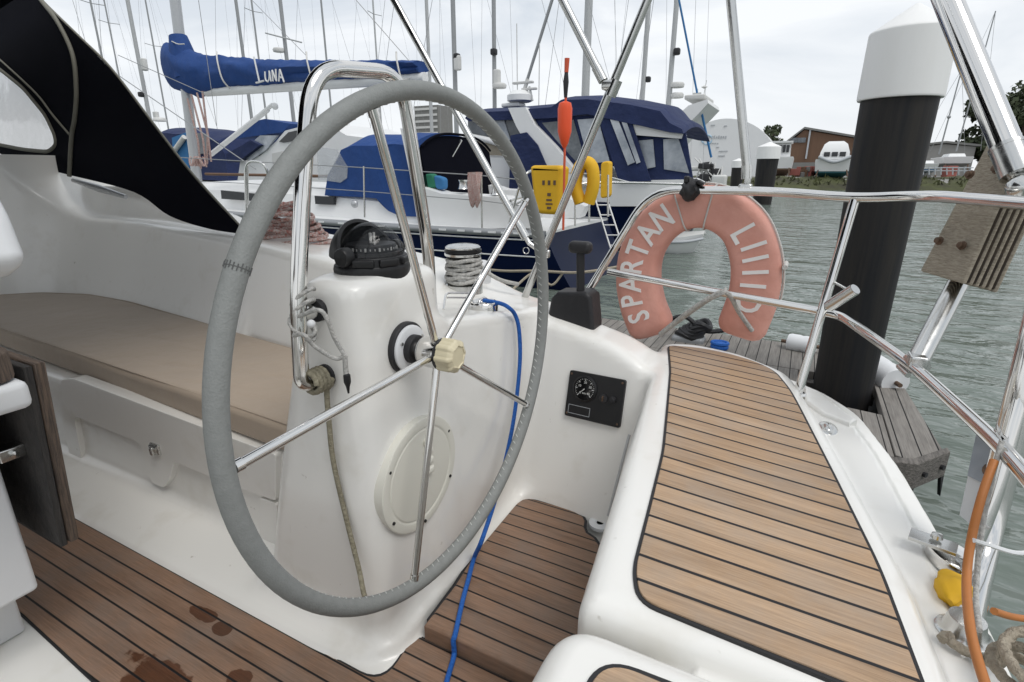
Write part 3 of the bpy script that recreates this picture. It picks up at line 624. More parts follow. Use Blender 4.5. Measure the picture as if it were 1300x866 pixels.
# ---------------------------------------------------------------- winch and deck gear on the pod
wc = oy(589, 364, 1.64)
WN = thing('winch', 'stainless winch wound with grey rope on the coaming behind the wheel', 'winch', wc)
mb = MB(); mb.lathe([(.070, -.06), (.070, .012), (.052, .018), (.046, .05), (.044, .09), (.050, .112), (.064, .122)], wc, (0, 0, 1), 32); put(mb, 'drum', M['steel'], WN)
mb = MB(); mb.lathe([(.050, .112), (.066, .116), (.068, .124), (.060, .130), (.055, .136), (.062, .139), (.064, .146), (.056, .152), (.030, .157), (.0, .157)], wc, (0, 0, 1), 36); put(mb, 'self_tailer', M['steel'], WN)
mb = MB(); mb.lathe([(.067, .128), (.0675, .137), (.060, .138)], wc, (0, 0, 1), 36); put(mb, 'jaw', M['black'], WN)
mb = MB(); hp = []
for k in range(0, 150):
    a = 2*math.pi*k/24; hp.append(wc+Vector((math.cos(a)*(.060+.004*math.sin(k*.37)), math.sin(a)*(.060+.004*math.cos(k*.31)), .014+.0150*k/24+.003*math.sin(k*.9))))
hp += crv([hp[-1], wc+Vector((.05, .06, .06)), wc+Vector((.10, .09, .02)), wc+Vector((.16, .13, .0))], 6)
mb.tube(hp, .0075, 8); solo(mb, 'rope', M['ropegrey'], 'grey rope wound round the winch drum on the coaming', 'rope')
p = oy(611, 365, 1.78); mb = MB(); mb.lathe([(.0, .145), (.022, .142), (.034, .130), (.038, .112), (.038, 0)], (p.x, 1.78, .68), (0, 0, 1), 24); solo(mb, 'canister', M['whitepl'], 'white rounded canister standing on the coaming just behind the winch', 'canister')
rc = oy(613, 383, 1.44); rc = Vector((rc.x, 1.44, .748))
RG = thing('padeye', 'round chrome padeye where the blue rope starts on the coaming', 'padeye', rc)
mb = MB(); mb.lathe([(.050, -.03), (.050, .001), (.044, .007), (.037, .005), (.033, -.002), (.0, -.002)], rc, (0, 0, 1), 36); put(mb, 'base_ring', M['chrome'], RG)
mb = MB(); mb.tube([rc+Vector((.0, .026*math.cos(a), .0+.016*abs(math.sin(a)))) for a in [math.pi*k/10 for k in range(11)]], .005, 8); put(mb, 'eye', M['chrome'], RG)
mb = MB()
q = [oy(*t) for t in [(563, 393, 1.24), (566, 372, 1.30), (598, 372, 1.42), (600, 385, 1.42)]]
mb.tube(bend(q, .02, 4), .0035, 8); mb.tube([oy(568, 378, 1.29), oy(598, 378, 1.42)], .003, 8); solo(mb, 'wire_handle', M['chrome'], 'thin bent chrome handle between the winch and the pedestal', 'handle')
# blue rope over the coaming and down to the sole
def ox2(px, py, x): return ox(px, py, x)
ed = oz(579, 800, .0555)
for py in range(780, 840, 2):
    q_ = oz(583-(py-780)*.2, py, .0555)
    if q_.y < .868: ed = q_; break
br = [rc+Vector((.0, .0, .010)), oz(634, 385, .752), oz(645, 390, .745), ox(654, 400, -.768), ox(659, 420, -.757), ox(660, 460, -.750), ox(654, 520, -.745), ox(645, 570, -.732), ox(630, 630, -.71), ox(612, 685, -.68), oz(602, 708, .0555), oz(594, 738, .0555), oz(587, 764, .0555), Vector((ed.x, .868, .0555)), Vector((ed.x+.003, .8535, .047)), Vector((ed.x+.005, .852, .025)), Vector((ed.x+.010, .842, .009)), oz(567, 866, .009), oz(560, 900, .009)]
mb = MB(); mb.tube(crv(br, 8), .0066, 10)
solo(mb, 'blue_rope', M['ropeblue'], 'bright blue rope hanging from the chrome padeye down to the teak sole', 'rope')
# red flecked coil on the coaming
mb = MB(); lc = oy(368, 300, 1.74)
for k in range(15):
    pts = []; hgt = .83+.013*k; w = .20*(1-.035*k); ph = rng.uniform(-.3, .3); oxx = rng.uniform(-.05, .05)
    for i in range(30):
        a = 2*math.pi*i/30; pts.append(Vector((lc.x+oxx+math.cos(a+ph)*w*(1+.10*math.sin(3*a+k)), 1.74+math.sin(a)*.09*(1+.2*math.sin(2*a+k*1.7)), hgt+.012*math.sin(2*a+k))))
    mb.tube(pts, .0085, 6, closed=True)
solo(mb, 'rope_coil', M['ropered'], 'heap of red flecked white rope on the coaming behind the guard hoop', 'rope')
# throttle
th = thing('throttle_lever', 'black engine throttle with its lever upright on the port coaming', 'throttle', (-.66, 1.76, .62))
tq = [(698, 404), (703, 377), (711, 369), (746, 369), (754, 376), (757, 412)]
tp2 = [(oy(*q, 1.73).x, oy(*q, 1.73).z) for q in tq]
mb = MB(); mb.prism([(tp2[0][0], .60)]+tp2+[(tp2[-1][0], .58)], 1.70, 1.80, lambda a, b, h: (a, h, b), bev=.014, seg=4); put(mb, 'housing', M['rubber'], th)
a_, b_ = oy(737, 372, 1.73), oy(737, 316, 1.74)
mb = MB(); mb.box((a_+b_)/2, (.028, .016, (b_-a_).length), rot=(b_-a_).to_track_quat('Z', 'Y').to_matrix(), bev=.005); put(mb, 'lever', M['black'], th)
k1 = oy(737, 314, 1.74); mb = MB(); mb.box(k1, (.082, .045, .042), bev=.017, seg=4); put(mb, 'knob', M['rubber'], th)
# engine panel on the coaming's inner face
def onwall(px, py):
    y = 1.6
    for _ in range(12):
        p = oy(px, py, y); y = wall_y(p.x, p.z)
    return oy(px, py, y)
c4 = [onwall(*q) for q in ((727, 468), (798, 485), (786, 541), (717, 528))]
pc = sum(c4, Vector())/4; eu = ((c4[1]-c4[0])+(c4[2]-c4[3])).normalized(); ew = eu.cross((c4[3]-c4[0])).normalized()
if ew.y > 0: ew = -ew
ev = ew.cross(eu).normalized()
if ev.z < 0: ev = -ev
pw = ((c4[1]-c4[0]).length+(c4[2]-c4[3]).length)/2; ph_ = ((c4[3]-c4[0]).length+(c4[2]-c4[1]).length)/2
def pf(a, b, h=0): return pc+eu*a+ev*b+ew*(h+.004)
PN = thing('engine_panel', 'black engine instrument panel with a round gauge set in the port coaming wall', 'instrument panel', pc)
mb = MB(); mb.prism(rounded([(-pw/2, -ph_/2), (pw/2, -ph_/2), (pw/2, ph_/2), (-pw/2, ph_/2)], .008, 3), -.03, .008, pf, bev=.002, seg=2); put(mb, 'plate', M['black'], PN)
gx_, gz_ = -pw*.18, ph_*.16; gr = ph_*.24
mb = MB(); mb.lathe([(gr*1.18, .0), (gr*1.18, .012), (gr*1.02, .015), (gr, .010)], pf(gx_, gz_), ew, 40); ga = put(mb, 'gauge', M['black'], PN)
mb = MB(); mb.lathe([(.0, .0105), (gr*1.0, .0105)], pf(gx_, gz_), ew, 40); put(mb, 'gauge_face', M['lens'], ga)
mb = MB()
for k in range(25):
    t = R(225-270*k/24); L_ = .10 if k % 4 else .22
    r1 = gr*.93; r0 = gr*(.93-L_); d = Vector((math.cos(t), math.sin(t))); n = Vector((-d.y, d.x))*(.0007 if k % 4 else .0012)
    mb.add([pf(gx_+d.x*r0+n.x, gz_+d.y*r0+n.y, .0112), pf(gx_+d.x*r1+n.x, gz_+d.y*r1+n.y, .0112), pf(gx_+d.x*r1-n.x, gz_+d.y*r1-n.y, .0112), pf(gx_+d.x*r0-n.x, gz_+d.y*r0-n.y, .0112)], [(0, 1, 2, 3)])
for k, s in enumerate(('0', '10', '20', '30', '40')):
    t = R(225-270*k/4); t_ = text_mb(s, gr*.30, lambda a, b, h, t=t: pf(gx_+math.cos(t)*gr*.56+a, gz_+math.sin(t)*gr*.56+b, .0108+h), extrude=.0003); merge(mb, t_)
t_ = text_mb('RPM', gr*.2, lambda a, b, h: pf(gx_+a, gz_-gr*.42+b, .0108+h), extrude=.0003); merge(mb, t_)
t = R(225); d = Vector((math.cos(t), math.sin(t))); n = Vector((-d.y, d.x))*.0016
mb.add([pf(gx_+n.x, gz_+n.y, .0122), pf(gx_-n.x, gz_-n.y, .0122), pf(gx_+d.x*gr*.8, gz_+d.y*gr*.8, .0122)], [(0, 1, 2)])
put(mb, 'gauge_scale', M['dial'], ga)
mb = MB()
lx0, lx1, lz0, lz1 = -pw*.44, -pw*.04, -ph_*.42, -ph_*.23
for (x0, x1_, z0, z1) in ((lx0, lx1, lz0, lz0+.0015), (lx0, lx1, lz1-.0015, lz1), (lx0, lx0+.0015, lz0, lz1), (lx1-.0015, lx1, lz0, lz1)):
    mb.add([pf(x0, z0, .0084), pf(x1_, z0, .0084), pf(x1_, z1, .0084), pf(x0, z1, .0084)], [(0, 1, 2, 3)])
put(mb, 'label_frame', M['markgr'], PN)
mb = MB(); mb.lathe([(.014, .006), (.014, .014), (.0, .016)], pf(pw*.17, ph_*.04), ew, 20); mb.lathe([(.010, .006), (.010, .018), (.0, .02)], pf(pw*.34, ph_*.06), ew, 20); put(mb, 'key_switch', M['rubber'], PN)
mb = MB(); mb.box(pf(pw*.17, ph_*.04, .016), (.004, .012, .016), bev=.001)
for sx, sz in ((-1, -1), (-1, 1), (1, -1), (1, 1)): mb.lathe([(.0, .0105), (.0035, .010), (.004, .006)], pf(sx*pw*.455, sz*ph_*.43), ew, 10)
put(mb, 'screws', M['rust'], PN)
# cords tied to the guard
def tie(pts, r, n=7): m_ = MB(); m_.tube(crv(pts, n), r, 8); return m_
gl = lambda z: Vector((gx, .725+(z-.715)*.165 if z > .72 else .725, z))
def wrap(zc, turns, rad, pitch, tilt=0.0):
    out = []
    for k in range(int(turns*12)+1):
        a = 2*math.pi*k/12; c = gl(zc+pitch*k/12); out.append(c+Vector((math.cos(a)*rad, math.sin(a)*rad, tilt*math.cos(a))))
    return out
mb = MB(); mb.tube(wrap(.862, 2.2, .023, .022, .016), .0045, 8); mb.tube(wrap(.835, 1.2, .024, .012, -.02), .0045, 8)
k0 = gl(.87)+Vector((.01, -.02, 0)); kd = oy(438, 452, .765)
mb.tube(crv([k0, oy(408, 395, .735), oy(425, 430, .755), kd], 8), .0045, 8); mb.tube(crv([gl(.83)+Vector((.0, -.022, 0)), oy(385, 425, .71), oy(400, 440, .73), oy(425, 455, .755), kd], 8), .0045, 8)
mb.tube(crv([kd, oy(439, 470, .768), oy(440, 478, .768)], 4), .0055, 8)
tc_ = solo(mb, 'hoop_lashing', M['ropegrey'], 'thin grey cord knotted round the left leg of the guard hoop', 'cord')
mb = MB(); mb.lathe([(.004, 0), (.0075, .004), (.0075, .02), (.004, .03), (.002, .045)], oy(440, 474, .768), (0, 0, -1), 12); put(mb, 'toggle', M['black'], tc_)
mb = MB(); mb.ball(oy(395, 411, .725), .0085); put(mb, 'bead', M['whitepl'], tc_)
mb = MB(); fpt = Vector((gx+.005, .75, .718)); hp = []
for k in range(0, 49):
    a = 2*math.pi*k/12; hp.append(Vector((gx+.012+math.cos(a)*.0235, .735+.0105*k/12, .722+math.sin(a)*.0235)))
hp += crv([hp[-1], oy(415, 492, .775), oy(418, 540, .772), oy(424, 590, .772), oy(440, 660, .77), oy(455, 720, .755), oy(461, 750, .735), oy(463, 757, .73)], 8)
mb.tube(hp, .0062, 8); solo(mb, 'hanging_rope', M['ropeold'], 'stained rope hanging down the side of the pedestal from the hoop foot', 'rope')
# ---------------------------------------------------------------- pushpit
PP = thing('pushpit', 'polished steel pushpit rails round the port quarter behind the lifebuoy', 'guard rail', (0, 1.8, .55))
leg = oy(738, 384, 1.83)
top = bend([Vector((leg.x-.01, 1.825, .58)), leg, oy(826, 241, 1.88), oy(985, 243, 1.87), oy(1085, 252, 1.82), Vector((.27, 1.72, 1.093)), Vector((.42, 1.35, 1.09)), Vector((.47, .9, 1.09))], .10, 8)
mb = MB(); mb.tube(top, .0135, 16); put(mb, 'top_rail', M['chrome'], PP, angle=80)
la = leg.lerp(oy(826, 241, 1.88), .21)
mid = bend([oy(772, 345, 1.84), oy(1040, 395, 1.80), oy(1068, 401, 1.77), oz(1160, 465, .735), oz(1275, 570, .73), Vector((.345, .86, .73))], .11, 8)
mb = MB(); mb.tube(mid, .0125, 16); put(mb, 'mid_rail', M['chrome'], PP, angle=80)
b0 = oz(1012, 502, .52); b1 = oy(1085, 254, 1.81)
mb = MB(); mb.tube([b0, b1], .0125, 16); mb.lathe([(.026, 0), (.026, .006), (.016, .012)], b0, (0, 0, 1), 20); put(mb, 'stanchion', M['chrome'], PP)
r0, r1 = oy(1052, 389, 1.74), oy(1086, 367, 1.70)
mb = MB(); mb.tube([r0, r1], .0165, 16, caps=False); mb.tube([r0+(r1-r0)*.02, r1], .0150, 16); mb.tube([oy(1058, 358, 1.76), r1+(r0-r1)*.15], .004, 8); put(mb, 'rod_holder', M['steel'], PP)
# gate post with its pipes, hose and wiring at the starboard side of the frame
gp0 = oz(1222, 806, .515); gp1 = ot(1308, 455, .86)
PO = thing('gate_post', 'thick bent stainless post rising from the white deck at the right edge', 'post', gp0)
mb = MB(); pth = bend([gp0, ot(1247, 700, .93), gp1, ot(1345, 300, .86)], .12, 8); mb.tube(pth, .021, 18); put(mb, 'tube', M['chrome'], PO, angle=80)
mb = MB(); mb.tube(bend([ot(1238, 690, .90), ot(1262, 628, .885), ot(1290, 520, .87), ot(1318, 420, .86)], .1, 6), .0125, 14); put(mb, 'brace', M['chrome'], PO)
mb = MB(); mb.lathe([(.034, 0), (.034, .005), (.026, .010), (.022, .03)], gp0, (0, 0, 1), 24); put(mb, 'foot', M['steel'], PO)
mb = MB(); hz = [ot(1262, 585, .83), ot(1245, 635, .81), ot(1232, 690, .80), ot(1227, 740, .775), oz(1231, 792, .585), oz(1239, 830, .575), oz(1250, 866, .57), oz(1264, 910, .57)]
mb.tube(crv(hz, 6), .0059, 12); solo(mb, 'orange_hose', M['hose'], 'orange hose tied along the bent stainless post', 'hose')
mb = MB(); mb.tube(crv([ot(1272, 560, .84), ot(1256, 620, .83), ot(1244, 690, .82), ot(1239, 755, .80), oz(1243, 800, .575)], 6), .004, 8); solo(mb, 'grey_cable', M['ropegrey'], 'thin grey cable running beside the orange hose', 'cable')
mb = MB(); ring = []
tq = ot(1262, 690, .86)
mb.tube(crv([ot(1236, 686, .795), ot(1258, 693, .82), ot(1290, 702, .83), ot(1318, 700, .86)], 5), .0035, 6); solo(mb, 'cable_tie', M['whitepl'], 'white cable tie round the hose and the bent post', 'cable tie')
mb = MB(); mb.tube(crv([ot(1262, 776, .95), ot(1285, 783, .98), ot(1320, 788, 1.0)], 5), .0065, 8); solo(mb, 'orange_line', M['hose'], 'short orange cord running out past the right side of the post', 'cord')
mb = MB(); q = [ot(1232, 590, .96), ot(1258, 600, .93), ot(1244, 676, .93), ot(1218, 654, .96)]
nn = (q[1]-q[0]).cross(q[3]-q[0]).normalized()*.02
mb.loft([q, [v+nn for v in q]]); bx_ = solo(mb, 'flat_box', M['whitepl'], 'flat white box clipped under the rail behind the bent post', 'box', flat=True)
mb = MB(); q = [ot(1239, 552, .955), ot(1264, 562, .93), ot(1253, 616, .93), ot(1228, 604, .955)]; mb.loft([q, [v+nn*.6 for v in q]]); put(mb, 'hinged_plate', M['glasslt'], bx_, flat=True)
mb = MB(); mb.lathe([(.0, .008), (.010, .006), (.011, 0)], ot(1254, 596, .925), (.5, -.8, .2), 12); put(mb, 'hinge_bolt', M['rust'], bx_)
# stern fairlead, yellow float and mooring rope on the deck
fl = oz(1204, 700, .528)
FL = thing('fairlead', 'chrome mooring fairlead on the hull edge above the yellow bag', 'fairlead', fl)
mb = MB(); mb.lathe([(.040, -.012), (.043, .002), (.042, .008), (.036, .011), (.0, .012)], fl+Vector((.01, .0, -.012)), (.25, 0, 1), 28); put(mb, 'roller_plate', M['chrome'], FL)
mb = MB(); mb.box(fl+Vector((-.026, -.008, .016)), (.066, .034, .007), rot=Matrix.Rotation(R(-15), 3, 'Z'), bev=.001); mb.lathe([(.009, 0), (.008, .007), (0, .009)], fl+Vector((-.022, -.006, .024)), (0, 0, 1), 12); put(mb, 'arm', M['steel'], FL)
yb_ = oz(1204, 756, .515); mb = MB(); bm = bmesh.new(); bmesh.ops.create_icosphere(bm, subdivisions=3, radius=1)
for v in bm.verts:
    n_ = noise.noise(v.co*1.7)*.25+noise.noise(v.co*4)*.1; v.co = Vector((v.co.x*.024, v.co.y*.040, v.co.z*.022))*(1+n_)
mb.addbm(bm, Matrix.Translation(yb_+Vector((.006, 0, .012)))); solo(mb, 'yellow_bag', M['yellow'], 'crumpled yellow bag lying on the hull edge beside the bent post', 'bag', angle=60)
mb = MB(); rb = oz(1240, 835, .52)
cen = rb+Vector((.034, -.035, -.006)); pts = [oz(1196, 812, .530), oz(1203, 806, .532), oz(1214, 820, .53)]
for k in range(0, 30):
    a = R(130)-2*math.pi*k/11; q_ = .026+.004*math.sin(k*.8); pts.append(cen+Vector((math.cos(a)*q_, math.sin(a)*q_*1.6, .012+.0022*k+.004*math.sin(2*a))))
pts += [cen+Vector((.03, -.10, .03)), cen+Vector((.045, -.16, .012))]
rope(mb, pts, .0066)
solo(mb, 'mooring_rope', M['ropebeige'], 'beige mooring rope looped round the foot of the bent post', 'rope')
# ---------------------------------------------------------------- gantry tube and outboard bracket
GT = thing('gantry_tube', 'thick stainless gantry tube coming down to the wooden bracket', 'gantry', ot(1290, 215, 1.2))
mb = MB(); g0, g1 = ot(1284, 200, 1.18), ot(1150, -130, 1.42); mb.tube([g0, g1], .029, 20); put(mb, 'tube', M['chrome'], GT)
mb = MB(); d_ = (g0-g1).normalized(); mb.tube([g0-d_*.022, g0+d_*.045], .0325, 20); mb.tube([g0-d_*.03, g0-d_*.022], .0335, 20); put(mb, 'collar', M['steel'], GT)
mb = MB(); mb.tube(crv([g0+d_*.04, ot(1291, 225, 1.17), ot(1296, 240, 1.16)], 4), .016, 10); mb.ball(ot(1297, 238, 1.15), .028); put(mb, 'clamp', M['steel'], GT)
LT = thing('bracket_tube', 'steel tube under the wooden bracket clamped to the mid rail', 'tube', oz(1160, 465, .735))
l0 = oz(1163, 462, .74); l1 = ot(1232, 330, 1.36)
mb = MB(); mb.tube([l0, l1], .022, 18); put(mb, 'tube', M['steel'], LT)
mb = MB(); e_ = (Vector(mid[-4])-l0).normalized(); e_ = (oz(1275, 570, .73)-oz(1160, 465, .735)).normalized()
mb.tube([l0-e_*.022, l0+e_*.022], .021, 16); mb.tube([l0-e_*.03+Vector((-.02, -.0, -.02)), l0+e_*.03+Vector((-.02, 0, -.02))], .006, 8); mb.box(l0+Vector((0, 0, .008)), (.035, .05, .03), bev=.006); put(mb, 'clamp', M['steel'], LT)
OB = thing('outboard_bracket', 'weathered plywood outboard bracket bolted together on the stern rail', 'bracket', ot(1221, 360, 1.25))
O_, A_, B_, C_ = ot(1221, 360, 1.25), ot(1168, 344, 1.37), ot(1287, 212, 1.19), ot(1266, 372, 1.21)
D_ = ot(1259, 172, 1.31)
cv = C_-O_
def slab(s0, s1, grow=0.0):
    q0 = [O_, A_, D_, B_]; cen = sum(q0, Vector())/4
    q0 = [cen+(v-cen)*(1+grow) for v in q0]
    m_ = MB(); bm = bmesh.new(); va = [bm.verts.new(v+cv*s0) for v in q0]; vb = [bm.verts.new(v+cv*s1) for v in q0]
    bm.faces.new(va); bm.faces.new(vb[::-1])
    for i in range(4): bm.faces.new((va[i], vb[i], vb[(i+1) % 4], va[(i+1) % 4]))
    bmesh.ops.recalc_face_normals(bm, faces=list(bm.faces)); bmesh.ops.bevel(bm, geom=list(bm.edges), offset=.003, segments=2, profile=.5, affect='EDGES'); return m_.addbm(bm)
put(slab(0, .13), 'face_board', M['wood'], OB)
mbd = MB(); mbl = MB()
for k in range(5):
    s = slab(.135+.175*k, .135+.175*k+.09, -.03-.006*(k % 2)); merge(mbd, s)
    s = slab(.225+.175*k, .305+.175*k, -.002*(k % 2)); merge(mbl, s)
put(mbd, 'glue_boards', M['woodrust'], OB); put(mbl, 'inner_boards', M['woodrust'] if 0 else M['wood'], OB)
for (px, py, t) in ((1232, 222, 1.265), (1266, 215, 1.21), (1193, 306, 1.33), (1222, 312, 1.265)):
    nrm = (A_-O_).cross(B_-O_).normalized()
    if nrm.dot(Vector((0, 0, CAMH))-O_) < 0: nrm = -nrm
    d = ray(px, py); d = Vector(d); c0 = Vector((0, 0, CAMH)); tt = (O_-c0).dot(nrm)/d.dot(nrm); c = c0+d*tt
    mb = MB(); mb.lathe([(.011, 0), (.011, .002), (.0075, .003), (.0075, .010), (.0, .011)], c, nrm, 8); put(mb, 'bolt', M['rust'], OB)
# ---------------------------------------------------------------- bimini frame and stays, plus an unseen canopy added to shade the cockpit
BF = thing('bimini_frame', 'stainless tube frame of the bimini standing on the port coaming', 'bimini frame', oy(662, 388, 1.8))
YB_ = 1.80
def up(a, b, z):                       # prolong a tube to height z
    return a+(b-a)*((z-a.z)/(b.z-a.z))
tb0, tb1 = oy(661, 390, YB_), oy(822, 0, YB_+.0); tb2 = up(tb0, tb1, 1.98)
mb = MB(); mb.tube(bend([tb0, tb2, Vector((tb2.x+.05, 1.45, 2.17)), Vector((tb2.x+.05, -.9, 2.2))], .25, 8), .0135, 14); put(mb, 'aft_bow', M['steel'], BF)
ta0, ta1 = oy(664, 296, YB_-.02), oy(500, 0, YB_-.02); ta2 = up(ta0, ta1, 1.98)
mb = MB(); mb.tube(bend([ta0, ta2, Vector((ta2.x-.05, 1.45, 2.17)), Vector((ta2.x-.05, -.9, 2.2))], .25, 8), .0135, 14); mb.tube([ta0-(ta1-ta0).normalized()*.02, ta0+(ta1-ta0).normalized()*.035], .0165, 14); put(mb, 'forward_bow', M['steel'], BF)
mb = MB(); pv = oy(690, 322, YB_-.01); mb.tube([ta0, oy(672, 309, YB_-.015), pv], .009, 10); mb.box(pv, (.05, .018, .03), bev=.006); mb.tube([oy(672, 309, YB_-.06), oy(672, 309, YB_+.03)], .005, 8); mb.tube([oy(668, 318, YB_-.04)+Vector((.012*math.cos(a), 0, .012*math.sin(a))) for a in [math.pi*2*k/14 for k in range(14)]], .0015, 5, closed=True); put(mb, 'hinge', M['chrome'], BF)
tc0, tc1 = oy(766, 103, YB_), oy(714, 0, YB_); tc2 = up(tc0, tc1, 1.98)
mb = MB(); mb.tube([tc0, tc2], .0135, 14); mb.tube([tc0, tc0+(tc1-tc0).normalized()*.05], .0155, 14); jn = oy(773, 108, YB_); mb.box(jn, (.045, .03, .03), bev=.008); mb.tube([oy(779, 112, YB_)-(tb1-tb0).normalized()*.025, oy(779, 112, YB_)+(tb1-tb0).normalized()*.025], .018, 14); put(mb, 'brace', M['steel'], BF)
cnp = []
mb = MB()
xa_, xb_ = -3.95, -1.15
prof_ = [(1.62, 2.19), (1.2, 2.25), (.6, 2.29), (0, 2.31), (-.6, 2.29), (-1.1, 2.24), (-1.5, 2.12), (-1.75, 1.9)]
for off in (0, .004): mb.loft([[(xa_+(xb_-xa_)*u, y_, z_+.05*math.sin(math.pi*u)+off) for u in [i/8 for i in range(9)]] for y_, z_ in prof_], closed=False, caps=False)
put(mb, 'canopy', M['navy'], BF)  # canopy out of view, its span chosen for shade on the bench
td0, td1 = oy(946, 240, 1.88), oy(925, 0, 1.88); td2 = up(td0, td1, 2.3)
SP = thing('gantry_strut', 'upright stainless strut clamped to the top rail over the lifebuoy', 'strut', td0)
mb = MB(); mb.tube([td0+Vector((0, 0, .05)), td2], .0135, 16); mb.tube([td0+Vector((0, 0, .03)), td0+Vector((-.004, 0, .07))], .0155, 16); put(mb, 'tube', M['steel'], SP)
mb = MB(); mb.box(td0+Vector((0, 0, -.002)), (.04, .034, .036), bev=.007); mb.box(td0+Vector((.004, 0, .026)), (.02, .02, .03), bev=.004); put(mb, 'clamp', M['steel'], SP)
# ---------------------------------------------------------------- horseshoe lifebuoy
LY = 1.965
cl = [(826, 412), (816, 385), (811, 352), (816, 318), (834, 288), (862, 268), (893, 262), (922, 270), (945, 290), (957, 320), (960, 350), (955, 380), (943, 412)]
cp = crv([oy(px, py, LY) for px, py in cl], 6)
LB = thing('lifebuoy', 'faded pink horseshoe lifebuoy lettered in white hanging on the pushpit', 'lifebuoy', oy(890, 250, LY))
def lbw(i): t = i/(len(cp)-1); return .0755+.005*math.cos(2*math.pi*t)
rings = []; frames = []
for i in range(len(cp)):
    t = (cp[min(i+1, len(cp)-1)]-cp[max(i-1, 0)]).normalized(); nrm = Vector((-t.z, 0, t.x)).normalized()
    frames.append((cp[i], t, nrm))
    w = lbw(i); d = .062; ring = []
    for k in range(28):
        a = 2*math.pi*k/28; c_, s_ = math.cos(a), math.sin(a); e = .42
        ring.append(cp[i]+nrm*w*math.copysign(abs(c_)**e, c_)+Vector((0, 1, 0))*d*math.copysign(abs(s_)**.55, s_))
    rings.append(ring)
def endcap(i, sgn):
    c, t, n = frames[i]; out = []
    for (s, sc) in ((.012, .96), (.026, .86), (.036, .68), (.041, .4)):
        out.append([c+(p-c)*sc+t*s*sgn for p in rings[i]])
    return out
full = endcap(0, -1)[::-1]+rings+endcap(len(cp)-1, 1)
mb = MB(); mb.loft(full); put(mb, 'body', M['buoy'], LB, angle=60)
# lettering rides on the front face
import itertools
alen = [0]
for i in range(1, len(cp)): alen.append(alen[-1]+(cp[i]-cp[i-1]).length)
def at_len(s):
    i = int(np.searchsorted(alen, s)); i = min(max(i, 1), len(cp)-1); k = (s-alen[i-1])/(alen[i]-alen[i-1]); c = cp[i-1].lerp(cp[i], k); t = frames[i][1]; return c, t, frames[i][2]
def near_len(px, py):
    q = oy(px, py, LY-.05); return min(range(len(cp)), key=lambda i: (cp[i]-q).length)
def letters(items, size, mbx, flip=1):
    for ch, (px, py) in items:
        i = near_len(px, py); c, t, n = frames[i]; q = oy(px, py, LY-.0635); c2 = Vector((q.x, 0, q.z))
        merge(mbx, text_mb(ch, size, lambda a, b, h: Vector((c2.x+t.x*a+n.x*b*1.25, LY-.0635-h, c2.z+t.z*a+n.z*b*1.25)), extrude=.0012, bold=.0016))
mb = MB()
letters([('S', (812, 402)), ('P', (803, 382)), ('A', (801, 361)), ('R', (803, 339)), ('T', (811, 317)), ('A', (823, 297)), ('N', (841, 278))], .088, mb)
put(mb, 'ship_name', M['letter'], LB)
mb = MB(); letters([('L', (943, 297)), ('I', (955, 313)), ('I', (957, 329)), ('I', (957, 346)), ('I', (954, 363)), ('D', (948, 385))], .088, mb)
put(mb, 'lettering', M['letter'], LB)
mb = MB()
for px in (60, 72):
    i = int(len(cp)*(.43 if px == 60 else .53)); c, t, n = frames[i]; w = lbw(i)+.003
    pts = [c+n*w*math.copysign(abs(math.cos(a))**.42, math.cos(a))+Vector((0, 1, 0))*.065*math.copysign(abs(math.sin(a))**.55, math.sin(a)) for a in [2*math.pi*k/28 for k in range(28)]]
    mb.tube(pts, .0028, 6, closed=True)
put(mb, 'binding_cord', M['ropewhite'], LB)
mb = MB(); pts = []
for i in range(int(len(cp)*.50), int(len(cp)*.93)):
    c, t, n = frames[i]; pts.append(c+n*(lbw(i)+.006)+Vector((0, -.006, 0)))
mb.tube(pts, .0038, 8); mb.tube([frames[int(len(cp)*.80)][0]+frames[int(len(cp)*.80)][2]*(.088)+Vector((0, y_, 0)) for y_ in (-.05, .05)], .008, 8); put(mb, 'grab_line', M['ropewhite'], LB)
# rubber grip on the rail and the strap holding the buoy
mb = MB(); cb_ = oy(877, 241, 1.875); bm = bmesh.new(); bmesh.ops.create_icosphere(bm, subdivisions=3, radius=1)
for v in bm.verts: v.co = Vector((v.co.x*.032, v.co.y*.036, v.co.z*.036))*(1+.35*noise.noise(v.co*2.2))
mb.addbm(bm, Matrix.Translation(cb_)); mb.box(cb_+Vector((.030, -.01, .022)), (.022, .03, .014), rot=Matrix.Rotation(.5, 3, 'Y'), bev=.004); mb.box(cb_+Vector((-.014, -.01, .032)), (.014, .03, .022), bev=.004)
solo(mb, 'rail_clip', M['rubber'], 'black rubber clip on the top rail holding the lifebuoy', 'clip', angle=60)
mb = MB(); st = [oy(838, 424, 1.86), oy(862, 405, 1.82), oy(890, 385, 1.79), oy(915, 371, 1.785), oy(927, 376, 1.80), oy(938, 396, 1.87), oy(955, 420, 1.90)]
mb.tube(crv(st, 6), .0075, 8); mb.tube(crv([oy(838, 426, 1.87), oy(870, 402, 1.825), oy(900, 381, 1.79), oy(918, 372, 1.78), oy(921, 367, 1.80)], 6), .006, 8); solo(mb, 'lashing', M['ropegrey'], 'grey white rope lashing the lifebuoy to the mid rail', 'rope')
